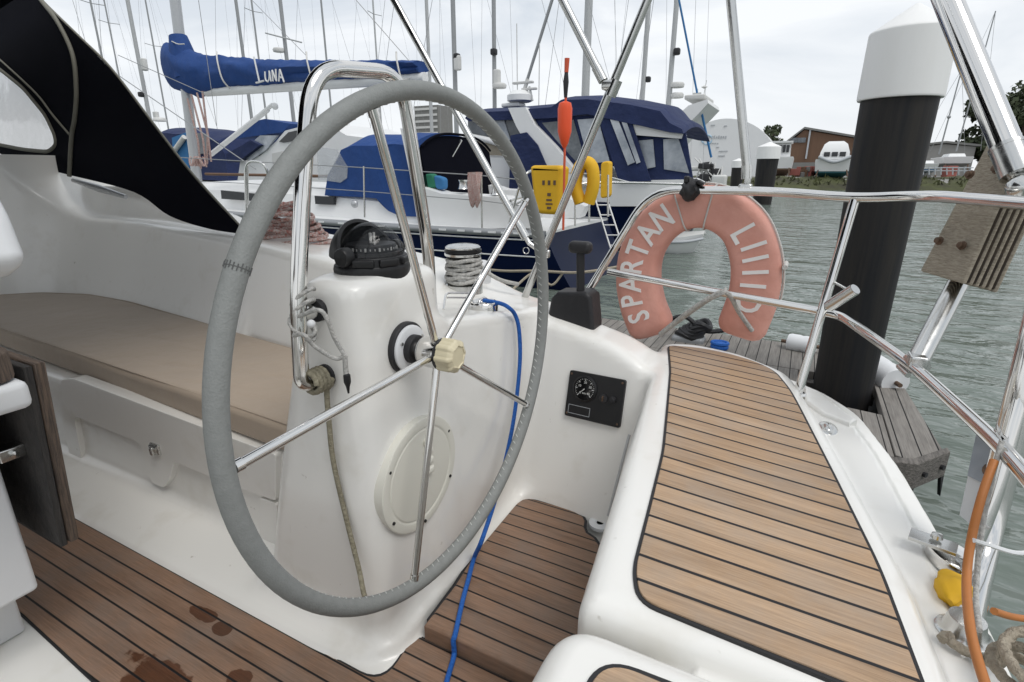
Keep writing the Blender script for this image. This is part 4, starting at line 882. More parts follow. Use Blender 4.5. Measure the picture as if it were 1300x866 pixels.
# ---------------------------------------------------------------- sprayhood
SH = thing('sprayhood', 'black canvas sprayhood with a clear rounded window at the upper left', 'sprayhood', (-3, 1.75, 1.0))
def yk(px, py): return 1.64+max(0, (250-py))*.00055+(300-px)*.00055
def sh(px, py, off=0.0): return oy(px, py, yk(px, py)-off)
topP = [(-60, -60), (-20, -60), (0, -60), (8, -58), (20, -40), (52, 0), (139, 87), (194, 159), (243, 222), (306, 290)]
botP = [(-60, 172), (-20, 188), (0, 195), (17, 203), (50, 213), (87, 222), (170, 244), (215, 274), (263, 290), (304, 297)]
tpc = crv([(a, b, 0) for a, b in topP], 6); bpc = crv([(a, b, 0) for a, b in botP], 6)
def shgrid(off): 
    return [[sh(t.x+(b.x-t.x)*v, t.y+(b.y-t.y)*v, off+.03*math.sin(math.pi*v)) for v in [j/12 for j in range(13)]] for t, b in zip(tpc, bpc)]
wn = rounded([(-40, 60), (0, 88), (30, 112), (58, 146), (70, 172), (72, 184), (62, 193), (30, 190), (0, 184), (-40, 176)], 8, 3)
mb = MB()
bm = bmesh.new(); es = []
for loop in ([(p.x, p.y) for p in tpc]+[(p.x, p.y) for p in bpc[::-1]], wn):
    vs = [bm.verts.new((a, b, 0)) for a, b in loop]; es += [bm.edges.new((vs[i], vs[(i+1) % len(vs)])) for i in range(len(vs))]
bmesh.ops.triangle_fill(bm, use_beauty=True, use_dissolve=False, edges=es)
bm.verts.index_update(); vv = [tuple(v.co) for v in bm.verts]; ff = [[v.index for v in f.verts] for f in bm.faces]; bm.free()
for off in (0.0, .004): mb.add([sh(v[0], v[1], off+.012) for v in vv], ff)
# the hood's roof, spanning the boat out of the picture's upper left
mb.loft([[(-5.4, 1.78-3.6*v, 1.55+.25*math.sin(math.pi*v)), (-4.7, 1.76-3.52*v, 2.0+.22*math.sin(math.pi*v)), (-3.86, 1.74-3.48*v, 2.09+.22*math.sin(math.pi*v))] for v in [k/12 for k in range(13)]], closed=False, caps=False)
put(mb, 'canvas', M['navy'], SH, angle=70)
def strip(pts, r, off): m_ = MB(); m_.tube([sh(p.x, p.y, off) for p in crv([(a, b, 0) for a, b in pts], 6)], r, 8); return m_
put(strip([(46, -10), (52, 0), (73, 28), (92, 69), (97, 114), (95, 150), (91, 173), (88, 224)], .012, .026), 'webbing', M['piping'], SH)
put(strip([(-10, 68), (0, 76), (45, 118), (66, 145), (88, 171)], .006, .024), 'edge_cord', M['piping'], SH)
put(strip([(46, -12), (55, 2), (100, 46), (141, 87), (196, 159), (245, 222), (306, 289)], .007, .0), 'aft_piping', M['piping'], SH)
wn = rounded([(-40, 60), (0, 88), (30, 112), (58, 146), (70, 172), (72, 184), (62, 193), (30, 190), (0, 184), (-40, 176)], 8, 3)
mb = MB(); A0 = [sh(a, b, .010) for a, b in wn]; B0 = [sh(a, b, .012) for a, b in wn]; mb.loft([A0, B0]); put(mb, 'window', M['clear'], SH)
mb = MB(); mb.tube([sh(a, b, .015) for a, b in wn], .012, 8, closed=True); put(mb, 'window_binding', M['piping'], SH)
mb = MB(); q = [ot(97, 226, 3.3), ot(160, 245, 2.95), ot(158, 256, 2.93), ot(122, 256, 3.08), ot(112, 245, 3.15)]
def fz(px, py): return oy(px, py, 1.66+(.30 if 0 else 0)+(max(0, 1.0))*0+.10*(300-px)/100*.55)
mb = MB(); mb.tube([fz(93, 229), fz(125, 239), fz(160, 250)], [.012, .022, .012], 10); put(mb, 'track_end', M['alu'], SH)
# ---------------------------------------------------------------- cockpit table
TB = thing('cockpit_table', 'white cockpit table with a weathered drop leaf, its inner side coloured as in shade, at the left edge', 'table', (-1.6, .25, 0))
mb = MB(); mb.box((-2.06, .205, .45), (1.154, .39, .50), bev=.012, seg=3); put(mb, 'body', M['whitepl'], TB)
mb = MB(); mb.box((-2.1, .20, .10), (.90, .39, .205), bev=.01, seg=3); put(mb, 'leg', M['whitepl'], TB)
mb = MB(); mb.box((-2.0, .205, .722), (1.345, .465, .06), bev=.016, seg=3); put(mb, 'top_rim', M['whitepl'], TB)
mb = MB(); mb.prism(rounded([(-2.6, .0), (-1.332, .0), (-1.332, .432), (-2.6, .432)], .05, 5), .754, .815, bev=.006, seg=2); put(mb, 'table_top', M['teakold'], TB)
mb = MB(); mb.prism([(-2.7, .765), (-1.372, .765), (-1.452, .295), (-2.7, .295)], .448, .464, lambda a, b, h: (a, h, b), bev=.004, seg=2); put(mb, 'drop_leaf', M['leaf'], TB)  # inner board, coloured near black for the shadow between body and leaf
mb = MB(); mb.prism([(-2.7, .768), (-1.368, .768), (-1.448, .298), (-2.7, .298)], .465, .486, lambda a, b, h: (a, h, b), bev=.005, seg=2); put(mb, 'leaf_face', M['teakold'], TB)
for hx in (-1.44, -2.3): mb = MB(); mb.box((hx-.06, .425, .55), (.04, .05, .03), bev=.004); mb.lathe([(.008, 0), (.008, .008), (0, .010)], (hx-.04, .425, .55), (1, 0, 0), 12); put(mb, 'hinge', M['steel'], TB)
# chart plotter pod over the table
pq = [(-60, 200), (-15, 235), (3, 268), (25, 324), (24, 338), (14, 347), (-4, 351), (-60, 352)]
pp_ = [(oy(*q, .34).x+.03, oy(*q, .34).z) for q in pq]
mb = MB(); mb.prism(rounded(pp_, [.01, .01, .02, .02, .02, .01, .01, .01], 4), .20, .34, lambda a, b, h: (a, h-.0, b), bev=.02, seg=4)
PL = thing('plotter_pod', 'white rounded instrument pod jutting in at the left edge above the table', 'instrument pod', (-1.1, .33, 1.0)); put(mb, 'housing', M['whitepl'], PL)
mb = MB(); mb.tube([(-1.30, .33, .74), (-1.16, .33, .99)], .025, 14); put(mb, 'support', M['steel'], PL)
# ================================================================ the neighbours
def hull_mb(stations, yc, keel=-.35):
    """stations: (x, half beam, sheer height, waterline factor)"""
    rings = []
    for (x, hb, zs, wf, dx) in stations:
        ring = []
        for k in range(9):
            t = k/8; z = zs+(WZ+keel-zs)*t; w = hb*(1-(1-wf)*t**2.2); ring.append((x+dx*t, yc+w, z))
        ring += [(p[0], 2*yc-p[1], p[2]) for p in ring[::-1]]; rings.append(ring)
    m_ = MB(); m_.loft(rings); return m_
def deck_mb(stations, yc, up_=.012, crown=.05, ins=.03):
    rows = [[(x, yc+(hb-ins)*s, zs+up_+crown*(1-s*s)) for s in [-1, -.75, -.4, 0, .4, .75, 1]] for (x, hb, zs, wf, dx) in stations]
    lo = [[(p[0], p[1], p[2]-.06) for p in r] for r in rows]; m_ = MB()
    m_.loft([a+b[::-1] for a, b in zip(rows, lo)]); return m_
def rail_line(stations, side, yc, z, inset_=.06): return [(x, yc+side*(hb-inset_), zs+z) for (x, hb, zs, wf, dx) in stations]
def taper_tube(pts, r, seg=8): m_ = MB(); m_.tube(pts, r, seg); return m_
def panel(q, th, name, m, parent, bev=0.0, away=True):
    """a slab outlined by four or more points, given real thickness away from the viewer"""
    m_ = MB(); d = Vector((0, th, 0)); m_.loft([q, [v+d for v in q]]); return put(m_, name, m, parent)
# ---------------- the blue yacht alongside
LYc = 8.62
ST = [(-3.25, 1.42, .275, .75, .55), (-4.6, 1.52, .275, .8, .2), (-7.0, 1.60, .29, .8, 0), (-10.0, 1.52, .34, .75, 0), (-13.0, 1.15, .43, .6, 0), (-15.5, .62, .54, .4, 0), (-17.3, .06, .64, .3, -.9)]
ST = [(x, hb, z, wf, dx) for (x, hb, z, wf, dx) in ST]
LU = thing('blue_yacht', 'dark blue sailing yacht lying alongside, with a blue boom cover and tent', 'sailing yacht', (-8, LYc, WZ))
hl = put(hull_mb(ST, LYc), 'hull', M['bghull'], LU)
put(deck_mb(ST, LYc), 'deck', M['bgwhite'], LU)
mb = MB()
for zz, r in ((-.085, .012), (-.20, .0)):
    if r: mb.tube(crv([(x, LYc-hb*1.004, z+zz) for (x, hb, z, wf, dx) in ST[:6]], 5), r, 6)
mb.tube(crv([(x, LYc-hb*.995, z-.33) for (x, hb, z, wf, dx) in ST[:6]], 5), .011, 6)
put(mb, 'cove_line', M['bgwhite'], hl)
mb = MB(); mb.tube(crv([(x, LYc-hb-.004, z+.005) for (x, hb, z, wf, dx) in ST], 5), .055, 8); mb.tube(crv([(x, LYc+hb, z+.015) for (x, hb, z, wf, dx) in ST], 5), .03, 8); put(mb, 'toe_rail', M['toerail'], LU)
mb = MB()
tr = crv([(x, LYc-hb-.055, z+.012) for (x, hb, z, wf, dx) in ST], 12)
for i in range(2, len(tr)-3, 2): mb.box(tr[i], (.13, .02, .028))
put(mb, 'rail_slots', M['bgwhite'], LU)
# coachroof and windows
def cr_ring(x, hb, zb, zt_): return [(x, LYc-hb, zb), (x, LYc-hb*.93, zb+(zt_-zb)*.75), (x, LYc-hb*.80, zt_), (x, LYc, zt_+.06), (x, LYc+hb*.80, zt_), (x, LYc+hb*.93, zb+(zt_-zb)*.75), (x, LYc+hb, zb)]
mb = MB(); mb.loft([cr_ring(-5.3, 1.12, .27, .58), cr_ring(-6.3, 1.12, .27, .74), cr_ring(-8.0, 1.13, .28, .86), cr_ring(-11, 1.02, .33, .92), cr_ring(-13.4, .75, .42, .84), cr_ring(-14.6, .45, .46, .56)]); cr_ = put(mb, 'coachroof', M['bgwhite'], LU, angle=25)
for (x0, x1_) in ((281, 327), (400, 424)):
    yw = LYc-1.13; q = [oy(x0, 241.5 if x0 < 300 else 248.5, yw), oy(x1_, 246 if x0 < 300 else 250, yw), oy(x1_, 255.5 if x0 < 300 else 260, yw), oy(x0+1, 252.5 if x0 < 300 else 259, yw)]
    mb = MB(); mb.loft([[v+Vector((0, -.015, 0)) for v in q], [v+Vector((0, .05, 0)) for v in q]]); put(mb, 'window', M['glassgrey'] if 0 else M['glassdk'], LU)
mb = MB(); v_ = oy(451, 259, LYc-1.2); mb.lathe([(.0, .06), (.05, .055), (.07, .03), (.07, 0)], v_, (0, -1, 0), 16); put(mb, 'vent', M['alu'], LU)
mb = MB(); mb.tube([oy(261, 221, LYc-.95), oy(420, 224, LYc-.95)], .028, 8); put(mb, 'grab_rail', M['brown'], LU)
# royal blue tent over the companionway and cockpit
def tent(pts_l, y0, y1, crown, name, m, parent, n=16):
    """side outline in the x-z plane carried across from y0 to y1 with a rounded top and slack cloth"""
    P = []
    for i in range(len(pts_l)):
        a, b = pts_l[i], pts_l[(i+1) % len(pts_l)]
        for k in range(6): P.append(tuple(a[q]+(b[q]-a[q])*k/6 for q in range(4)))
    rows = []
    for j in range(n+1):
        t = j/n; s = 2*t-1; k = (1-abs(s)**3.0)
        row = []
        for p in P:
            v = Vector((p[0], y0+(y1-y0)*t, p[2]-(1-k)*crown*p[3])); q = noise.noise(Vector((v.x*1.3, v.y*1.3, v.z*2.0)))
            row.append(v+Vector((.03*q, .05*noise.noise(v*1.9), .05*q*min(1, p[3]+.2))))
        rows.append(row)
    m_ = MB(); m_.loft(rows, closed=True); return put(m_, name, m, parent, angle=50)
YS = LYc-1.12
tl = [(413, 248, 0), (416, 222, 0), (432, 180, .6), (447, 168, 1), (500, 164, 1), (521, 166, 1), (528, 205, .4), (537, 276, 0), (506, 274, 0), (494, 268, 0), (478, 252, 0)]
tq = [(*oy(a, b, YS), k) for a, b, k in tl]; tq = [(p[0], p[1], p[2], p[3]) for p in tq]
tent(tq, YS, LYc+1.1, .22, 'cockpit_tent', M['royal'], LU)
q = [oy(*p, YS-.02) for p in [(402, 186), (428, 190), (441, 212), (440, 226), (432, 232), (404, 228)]]; panel(q, .015, 'tent_window', M['clear'], LU)
q = [oy(*p, YS-.09) for p in [(508, 163), (517, 164), (529, 220), (535, 276), (529, 276), (520, 220)]]; panel(q, .03, 'tent_edge', M['bgwhite'], LU)
tA, tB = oy(522, 167, YS), oy(537, 268, YS); rows = []
for j in range(17):
    t = j/16; s = 2*t-1; y_ = YS+.02+2.24*t; top_ = Vector((tA.x+.05, y_, tA.z-.02-.24*abs(s)**3)); bot_ = Vector((tB.x+.05, y_, tB.z)); rows.append([top_.lerp(bot_, v/6)+Vector((.10, 0, 0)) for v in range(7)])
mb = MB(); mb.loft(rows, closed=False, caps=False); mb.loft([[p+Vector((-.03, 0, 0)) for p in r] for r in rows], closed=False, caps=False); put(mb, 'hood_shade_panel', M['navy'], LU)  # dark sheet across the hood's open end, standing for its shaded interior
mb = MB(); mb.tube([r[0]+Vector((.02, 0, .03)) for r in rows], .022, 8); put(mb, 'hood_hoop', M['navy'], LU)
mb = MB(); mb.tube([oy(563, 218, YS+.9), oy(586, 178, YS+.9)], .018, 8); put(mb, 'hood_strut', M['steel'], LU)
# cockpit coaming of the blue yacht
q = [oy(*p, LYc-1.2) for p in [(536, 238), (560, 246), (640, 251), (660, 262), (680, 272), (672, 290), (536, 290)]]
for y0_, y1_ in ((0, .3), (2.1, 2.4)): mb = MB(); mb.loft([[v+Vector((0, y0_, 0)) for v in q], [v+Vector((0, y1_, .02)) for v in q]]); put(mb, 'cockpit_coaming', M['bgwhite'], LU)
mb = MB(); wv = oy(630, 247, LYc-1.05); mb.lathe([(.09, 0), (.07, .03), (.06, .1), (.08, .14), (.0, .15)], wv, (0, 0, 1), 16)
wv = oy(588, 240, LYc-1.05); mb.lathe([(.09, 0), (.07, .03), (.06, .1), (.08, .14), (.0, .15)], wv, (0, 0, 1), 16); put(mb, 'winches', M['steel'], LU)
# mast, boom, covered sail
mx = oy(246, 206, LYc); mt = Vector((mx.x+.12, LYc, 14))
mtop = oy(221, 0, LYc); k_ = (14-mx.z)/(mtop.z-mx.z); mt = mx+(mtop-mx)*k_; mt.y = LYc
mb = MB(); mb.tube([Vector((mx.x, LYc, .75)), mt], .115, 14); put(mb, 'mast', M['alu'], LU)
bo0, bo1 = oy(262, 117, LYc), oy(540, 99, LYc)
mb = MB(); mb.tube([bo0, bo1], .095, 14); put(mb, 'boom', M['bgwhite'], LU)
rows = []
N_ = 60
for i in range(N_+1):
    t = i/N_; c = bo0.lerp(bo1, t)+Vector((-.35*(1-t), 0, 0)); px = 232+(536-232)*t
    tp_z = oy(px, np.interp(px, [215, 232, 250, 275, 340, 536], [48, 58, 66, 70, 76, 77]), LYc).z; bt_z = oy(px, np.interp(px, [215, 232, 250, 275, 330, 470, 536], [112, 117, 124, 113, 110, 100, 93]), LYc).z
    mid_ = (tp_z+bt_z)/2; h_ = (tp_z-bt_z)/2; x_ = oy(px, 90, LYc).x
    rows.append([(x_+.03*math.sin(5*a+i), LYc+math.cos(a)*(.20+.10*noise.noise(Vector((x_*1.7, a*1.6, 7)))+.12*max(0, 1-t*6)), mid_+mid_*0+math.sin(a)*h_*(1+.05*math.sin(3*a+i*2.1))+.035*noise.noise(Vector((x_*1.6, a*1.3, 2)))*(1.5-t)) for a in [2*math.pi*k/22 for k in range(22)]])
f0 = [[(lambda c: (c.x, LYc+math.cos(a)*w, c.z+math.sin(a)*hh))(oy(px, py, LYc)) for a in [2*math.pi*k/22 for k in range(22)]] for px, py, w, hh in ((214, 85, .05, .22), (218, 84, .25, .5))]
mb = MB(); mb.loft(f0+rows); mb.tube([oy(226, 46, LYc), oy(231, 66, LYc), oy(240, 100, LYc)], [.19, .26, .30], 16)
sc_ = put(mb, 'sail_cover', M['royal'], LU, angle=60)
nrmY = -1
fa, fb = oy(338, 96, LYc-.235), oy(352, 95.2, LYc-.235); ue = (oy(360, 96, LYc)-oy(318, 98, LYc)).normalized()
cc = oy(341, 96, LYc-.245); sc1 = oy(341, 84, LYc).z-oy(341, 108, LYc).z
def sl(a, b, h): return cc+ue*a+Vector((0, 0, 1))*b+Vector((0, -1, 0))*h
strokes = [[(-.36, .42), (-.29, -.12)], [(-.40, -.15), (-.31, -.14), (-.15, -.11)], [(-.08, .09), (-.09, -.08), (-.03, -.13), (.03, -.04), (.05, .10)], [(.05, .10), (.07, -.13)], [(.13, -.13), (.14, .11)], [(.14, .11), (.23, -.13)], [(.23, -.13), (.25, .13)], [(.30, -.14), (.37, .12)], [(.37, .12), (.45, -.16)], [(.32, -.05), (.42, -.06)]]
mb = MB()
for s in strokes: mb.tube([sl(a*.98, b*.85, .012) for a, b in s] if len(s) < 3 else crv([sl(a*.98, b*.85, .012) for a, b in s], 4), .017, 6)
put(mb, 'sail_cover_name', M['bgwhite'], sc_)
for px0, px1_ in ((276, 292), (390, 400), (504, 520)):
    mb = MB(); mb.tube(crv([oy(px0-1, 66, LYc-.1), oy(px0, 78, LYc-.25), oy(px0+6, 100, LYc-.27), oy(px1_, 113 if px0 < 300 else 100, LYc-.12)], 5), .016, 6); put(mb, 'sail_tie', M['ropewhite'], sc_)
mb = MB(); mb.tube(crv([oy(217, 52, LYc-.2), oy(226, 56, LYc-.24), oy(234, 56, LYc-.2)], 5), .012, 6); put(mb, 'sail_tie', M['ropewhite'], sc_)
mb = MB(); mb.tube([oy(268, 196, LYc), oy(340, 139, LYc)], .055, 10); mb.tube([oy(296, 174, LYc), oy(346, 133, LYc)], .04, 10); mb.ball(oy(349, 135, LYc), .07); put(mb, 'kicking_strap', M['bgwhite'], LU)
mb = MB()
for a, b in (((243, 120), (262, 212)), ((250, 118), (268, 205)), ((238, 125), (255, 214)), ((257, 116), (263, 208))): mb.tube([oy(*a, LYc-.2), oy(a[0]*.4+b[0]*.6+3, a[1]*.4+b[1]*.6, LYc-.3), oy(*b, LYc-.2)], .022, 6)
for k in range(4): mb.tube([oy(246+k*3, 205, LYc-.35)+Vector((.1*math.cos(a), .08*math.sin(a), .10*math.cos(2*a+k))) for a in [2*math.pi*i/14 for i in range(14)]], .02, 6, closed=True)
put(mb, 'halyards', M['ropered'], LU)
mb = MB()
for a, b, r in (((139, 86), (420, 166), .006), ((92, 0), (160, 218), .005), ((252, 0), (275, 160), .006), ((150, 70), (258, 118), .008)):
    if b[0] > 300: continue
    mb.tube([oy(*a, LYc-1.2), oy(*b, LYc-1.2)], r, 5)
mb.tube([oy(452, 0, LYc-.3), oy(520, 78, LYc-.1)], .007, 5); mb.tube([oy(300, -20, LYc), oy(390, 72, LYc)], .006, 5); mb.tube([oy(139, 88, LYc-1.2), oy(325, 215, LYc-1.3)], .010, 5)
put(mb, 'rigging', M['wire'], LU)
# guard wires and stanchions, hoop by the mast, pushpit, ladder
ysd = LYc-1.48
for px, t_, b_ in ((463, 211, 276), (315, 204, 262), (612, 224, 292)):
    mb = MB(); mb.tube([oy(px, b_, ysd), oy(px-1, t_, ysd)], .016, 8); put(mb, 'stanchion', M['steel'], LU)
mb = MB(); w1 = [oy(160, 196, ysd), oy(315, 205, ysd), oy(463, 213, ysd), oy(612, 223, ysd), oy(668, 229, ysd)]; mb.tube(w1, .008, 6); w2 = [oy(160, 226, ysd), oy(315, 233, ysd), oy(463, 243, ysd), oy(612, 255, ysd), oy(668, 262, ysd)]; mb.tube(w2, .007, 6); put(mb, 'guard_wires', M['wire'], LU)
mb = MB(); mb.tube(bend([oy(313, 272, ysd-.05), oy(311, 204, ysd), oy(338, 206, ysd), oy(346, 262, ysd+.2)], .25, 6), .026, 10); put(mb, 'mast_hoop', M['steel'], LU)
mb = MB(); mb.tube(bend([oy(646, 285, ysd), oy(665, 215, ysd), oy(762, 222, LYc+.9), oy(800, 232, LYc+1.3)], .3, 6), .018, 8); mb.tube(crv([oy(651, 262, ysd), oy(700, 236, ysd+.4), oy(762, 238, LYc+.9)], 5), .014, 8)
for px, a, b in ((730, 222, 287), (748, 222, 282), (772, 222, 275)): mb.tube([oy(px, b, LYc-.6), oy(px, a, LYc-.6)], .016, 8)
mb.tube(crv([oy(648, 255, ysd+.1), oy(700, 240, LYc), oy(760, 232, LYc+.8), oy(880, 234, LYc+1.3)], 5), .02, 8)
put(mb, 'stern_rail', M['steel'], LU)
mb = MB(); l0a, l0b, l1a, l1b = oy(756, 254, LYc-.2), oy(771, 254, LYc-.2), oy(788, 336, LYc-.5), oy(806, 334, LYc-.5)
l1a, l1b = oy(776, 318, LYc-.4), oy(792, 318, LYc-.4); mb.tube([l0a, l1a], .013, 8); mb.tube([l0b, l1b], .013, 8)
for k in range(5): mb.tube([l0a.lerp(l1a, (k+.5)/5), l0b.lerp(l1b, (k+.5)/5)], .010, 8)
put(mb, 'stern_ladder', M['bgwhite'], LU)
# things hung on the blue yacht's rail
y5 = ysd-.06
def hang(q, th, name, m, label, cat, y=y5, bev=.03):
    mb = MB(); pts = [(oy(*p, y).x, oy(*p, y).z) for p in q]; mb.prism(rounded(pts, .06, 4), y-th/2, y+th/2, lambda a, b, h: (a, h, b), bev=bev, seg=3); return solo(mb, name, m, label, cat)
yb1 = hang([(678, 212), (682, 210), (714, 210), (719, 213), (714, 268), (709, 272), (690, 271), (684, 267)], .30, 'rescue_bag', M['yellow'], 'yellow rescue sling bag with dark print on the stern rail of the blue yacht', 'rescue bag', bev=.06)
mb = MB(); cq = oy(697, 235, y5-.154)
for k, (px, py, w, hh) in enumerate(((690, 232, .035, .06), (697, 232, .035, .06), (704, 232, .035, .06), (697, 247, .05, .04), (697, 254, .08, .025), (697, 259, .10, .02), (697, 264, .06, .03))):
    c = oy(px, py, y5-.153); mb.box(c, (w, .008, hh))
put(mb, 'print', M['rust'], yb1)
mb = MB(); hp = crv([oy(*p, ysd+.3) for p in [(737, 258), (731, 236), (735, 214), (744, 206), (752, 214), (753, 236), (747, 258)]], 6)
mb.tube(hp, .088, 12); solo(mb, 'yellow_horseshoe', M['yellow'], 'yellow horseshoe buoy on the stern rail behind the orange pole', 'lifebuoy')
hang([(765, 206), (776, 204), (775, 250), (764, 252)], .2, 'narrow_float', M['yellow'], 'narrow yellow float hanging at the far end of the stern rail', 'float', y=LYc+.5)
DB = thing('dan_buoy', 'orange dan buoy pole with its flag rolled up standing on the stern rail', 'dan buoy', oy(716, 290, y5-.25))
mb = MB(); mb.tube([oy(715, 292, y5-.25), oy(719, 82, y5-.25)], .017, 8); put(mb, 'pole', M['redpole'], DB)
p0, p1 = oy(716.5, 188, y5-.25), oy(717.5, 129, y5-.25); L_ = (p1-p0).length; mb = MB(); mb.lathe([(.02, 0), (.05, .06), (.088, .2), (.092, L_*.85), (.075, L_*.97), (.03, L_), (.0, L_)], p0, (p1-p0), 16); put(mb, 'float', M['orange'], DB)
mb = MB(); mb.tube([oy(718, 124, y5-.25), oy(718.5, 104, y5-.25), oy(719, 92, y5-.25)], [.022, .038, .024], 8); put(mb, 'rolled_flag', M['rubber'], DB); mb = MB(); mb.tube([oy(719, 92, y5-.25), oy(720, 74, y5-.25)], [.028, .034], 8); put(mb, 'flag_end', M['redpole'], DB)
mb = MB(); c = oy(603, 219, ysd-.03)
for k in range(7):
    w = .05+.012*(k % 3); d_ = oy(604, 262-3*(k % 4), ysd).z-c.z; mb.tube(crv([c+Vector((-.09+.02*k, -.02, 0)), c+Vector((-.08+.025*k, -.05, d_*.5)), c+Vector((-.03+.02*k, -.04, d_)), c+Vector((.03+.01*k, -.05, d_*.5)), c+Vector((.0+.016*k, .02, 0))], 5), .022, 6)
solo(mb, 'hung_rope', M['ropered'], 'pinkish rope coil hung over the guard wire of the blue yacht', 'rope')
for nm, pts, m, lb in (('green_sheet_bag', [(536, 222), (552, 220), (558, 238), (538, 240)], 'green', 'green rope bag in the cockpit of the blue yacht beside the tent'), ('blue_sheet_bag', [(553, 222), (566, 226), (566, 241), (556, 240)], 'bluebag', 'blue rope bag in the cockpit of the blue yacht beside the green one')):
    hang(pts, .15, nm, M[m], lb, 'rope bag', y=LYc-1.0, bev=.03)
mb = MB(); A_, B_ = oy(640, 336, 7.05), oy(760, 346, 6.6)
for s in ([(-1, 0), (636, 330)],): pass
mb.tube(crv([oy(600, 340, 6.9), oy(640, 344, 6.8), oy(682, 344, 6.7), oy(735, 346, 6.65), oy(790, 338, 6.9)], 6), .02, 6); mb.tube(crv([oy(640, 378, 6.2), oy(668, 352, 6.6), oy(682, 344, 6.7)], 6), .018, 6); mb.ball(oy(682, 344, 6.68), (.07, .05, .06)); mb.tube([oy(683, 346, 6.65), oy(684, 375, 6.5)], .02, 6); mb.tube(crv([oy(684, 346, 6.65), oy(700, 362, 6.6), oy(716, 345, 6.7)], 5), .017, 6)
solo(mb, 'mooring_line', M['ropebeige'], 'knotted beige mooring line slung between the two yachts behind the throttle', 'mooring line')
# ---------------- motor yacht with navy canopies beyond the blue yacht
MY = thing('canopied_motor_yacht', 'navy hulled motor yacht under dark blue canopies with a white radar arch', 'motor yacht', (-5, 13, WZ))
Ym = 11.6
SM = [(-12, 1.3, .55, .7, 0), (-9, 1.75, .55, .8, 0), (-4.0, 1.85, .52, .8, 0), (-2.6, 1.6, .50, .7, -.1), (-2.25, 1.2, .5, .6, -.3)]
put(hull_mb(SM, Ym+1.8), 'hull', M['bghull'], MY)
mb = MB(); 
q = [oy(*p, Ym) for p in [(560, 205), (640, 200), (700, 212), (758, 230), (868, 228), (880, 234), (878, 255), (858, 262), (560, 262)]]
mb.loft([q, [v+Vector((-.3, 3.4, 0)) for v in q]]); put(mb, 'topsides', M['bgwhite'], MY)
q = [oy(*p, Ym+.2) for p in [(606, 190), (652, 200), (652, 262), (606, 262)]]
panel([oy(*p, Ym+.05) for p in [(606, 196), (655, 200), (655, 250), (606, 250)]], 2.8, 'cabin_side', M['bgwhite'], MY)
panel([oy(*p, Ym+.0) for p in [(604, 178), (637, 184), (655, 199), (606, 196)]], .1, 'wooden_panel', M['wood'], MY)
mb = MB(); mb.tube(crv([oy(590, 172, Ym-.05), oy(632, 182, Ym-.05), (oy(655, 200, Ym-.05))], 5), .07, 8); put(mb, 'coaming_tube', M['bgwhite'], MY)
# arch
q = [oy(*p, Ym-.2) for p in [(645, 137), (667, 136), (678, 158), (705, 186), (745, 235), (700, 235), (672, 190), (655, 160)]]
mb = MB(); mb.loft([q, [v+Vector((0, .35, 0)) for v in q]]); mb.loft([[v+Vector((0, 2.9, 0)) for v in q], [v+Vector((0, 3.25, 0)) for v in q]]); q2 = [oy(*p, Ym-.17) for p in [(645, 137), (667, 136), (672, 146), (650, 148)]]; mb.loft([q2, [v+Vector((0, 3.1, 0)) for v in q2]]); put(mb, 'radar_arch', M['bgwhite'], MY)
mb = MB(); c = oy(660, 130, Ym+1.4); mb.lathe([(.0, .28), (.2, .26), (.32, .16), (.32, .03), (.25, 0)], c, (0, 0, 1), 20); mb.box(oy(652, 134, Ym+1.4), (.5, .4, .1), bev=.03); put(mb, 'radome', M['bgwhite'], MY)
mb = MB(); mb.tube([oy(662, 128, Ym+1.4), oy(670, 100, Ym+1.4)], .05, 8); mb.box(oy(664, 105, Ym+1.4), (.55, .12, .05), bev=.01); mb.box(oy(672, 113, Ym+1.4), (.4, .1, .05), bev=.01); mb.tube([oy(676, 128, Ym+1.4), oy(672, 110, Ym+1.4)], .03, 8); mb.tube([oy(657, 130, Ym+1.4), oy(656, 30, Ym+1.4)], .012, 6); mb.tube([oy(684, 135, Ym+1.4), oy(685, 55, Ym+1.4)], .012, 6)
put(mb, 'aerials', M['offwhite'], MY)
# canopies
def slabq(pts, y, th, name, m, parent=MY): return panel([oy(*p, y) for p in pts], th, name, m, parent)
rp_ = [(590, 150), (597, 143), (640, 141), (700, 136), (712, 127), (745, 126), (800, 133), (838, 141), (850, 156), (866, 164), (868, 170), (850, 168), (815, 160), (790, 155), (745, 145), (700, 150), (650, 152), (595, 154)]
pts = [oy(*p, Ym-.1) for p in rp_]
mb = MB(); rows = []
for j in range(9):
    t = j/8; s = 2*t-1; rows.append([v+Vector((0, 3.3*t, .22*(1-s*s))) for v in pts])
mb.loft(rows); put(mb, 'roof_canopy', M['navyblue'], MY, angle=50)
slabq([(594, 152), (654, 152), (664, 186), (620, 176), (594, 168)], Ym+.02, .05, 'aft_screen', M['glassgrey'])
slabq([(604, 153), (640, 153), (648, 178), (618, 171)], Ym-.01, .02, 'window_pane', M['glasslt'])
slabq([(675, 150), (764, 146), (782, 210), (742, 222), (700, 180)], Ym+.0, .05, 'side_screen', M['navyblue'])
slabq([(688, 156), (728, 152), (742, 202), (732, 206), (706, 178)], Ym-.03, .02, 'window_pane', M['glassgrey'])
slabq([(733, 152), (759, 150), (774, 205), (748, 208)], Ym-.03, .02, 'window_pane', M['glasslt'])
slabq([(758, 146), (800, 150), (812, 186), (826, 230), (786, 232), (776, 200)], Ym-.06, .06, 'quarter_curtain', M['navyblue'])
slabq([(773, 148), (783, 148), (806, 206), (797, 210)], Ym-.09, .02, 'window_pane', M['glasslt'])
slabq([(786, 146), (793, 148), (813, 206), (808, 208)], Ym-.09, .02, 'window_pane', M['glasslt'])
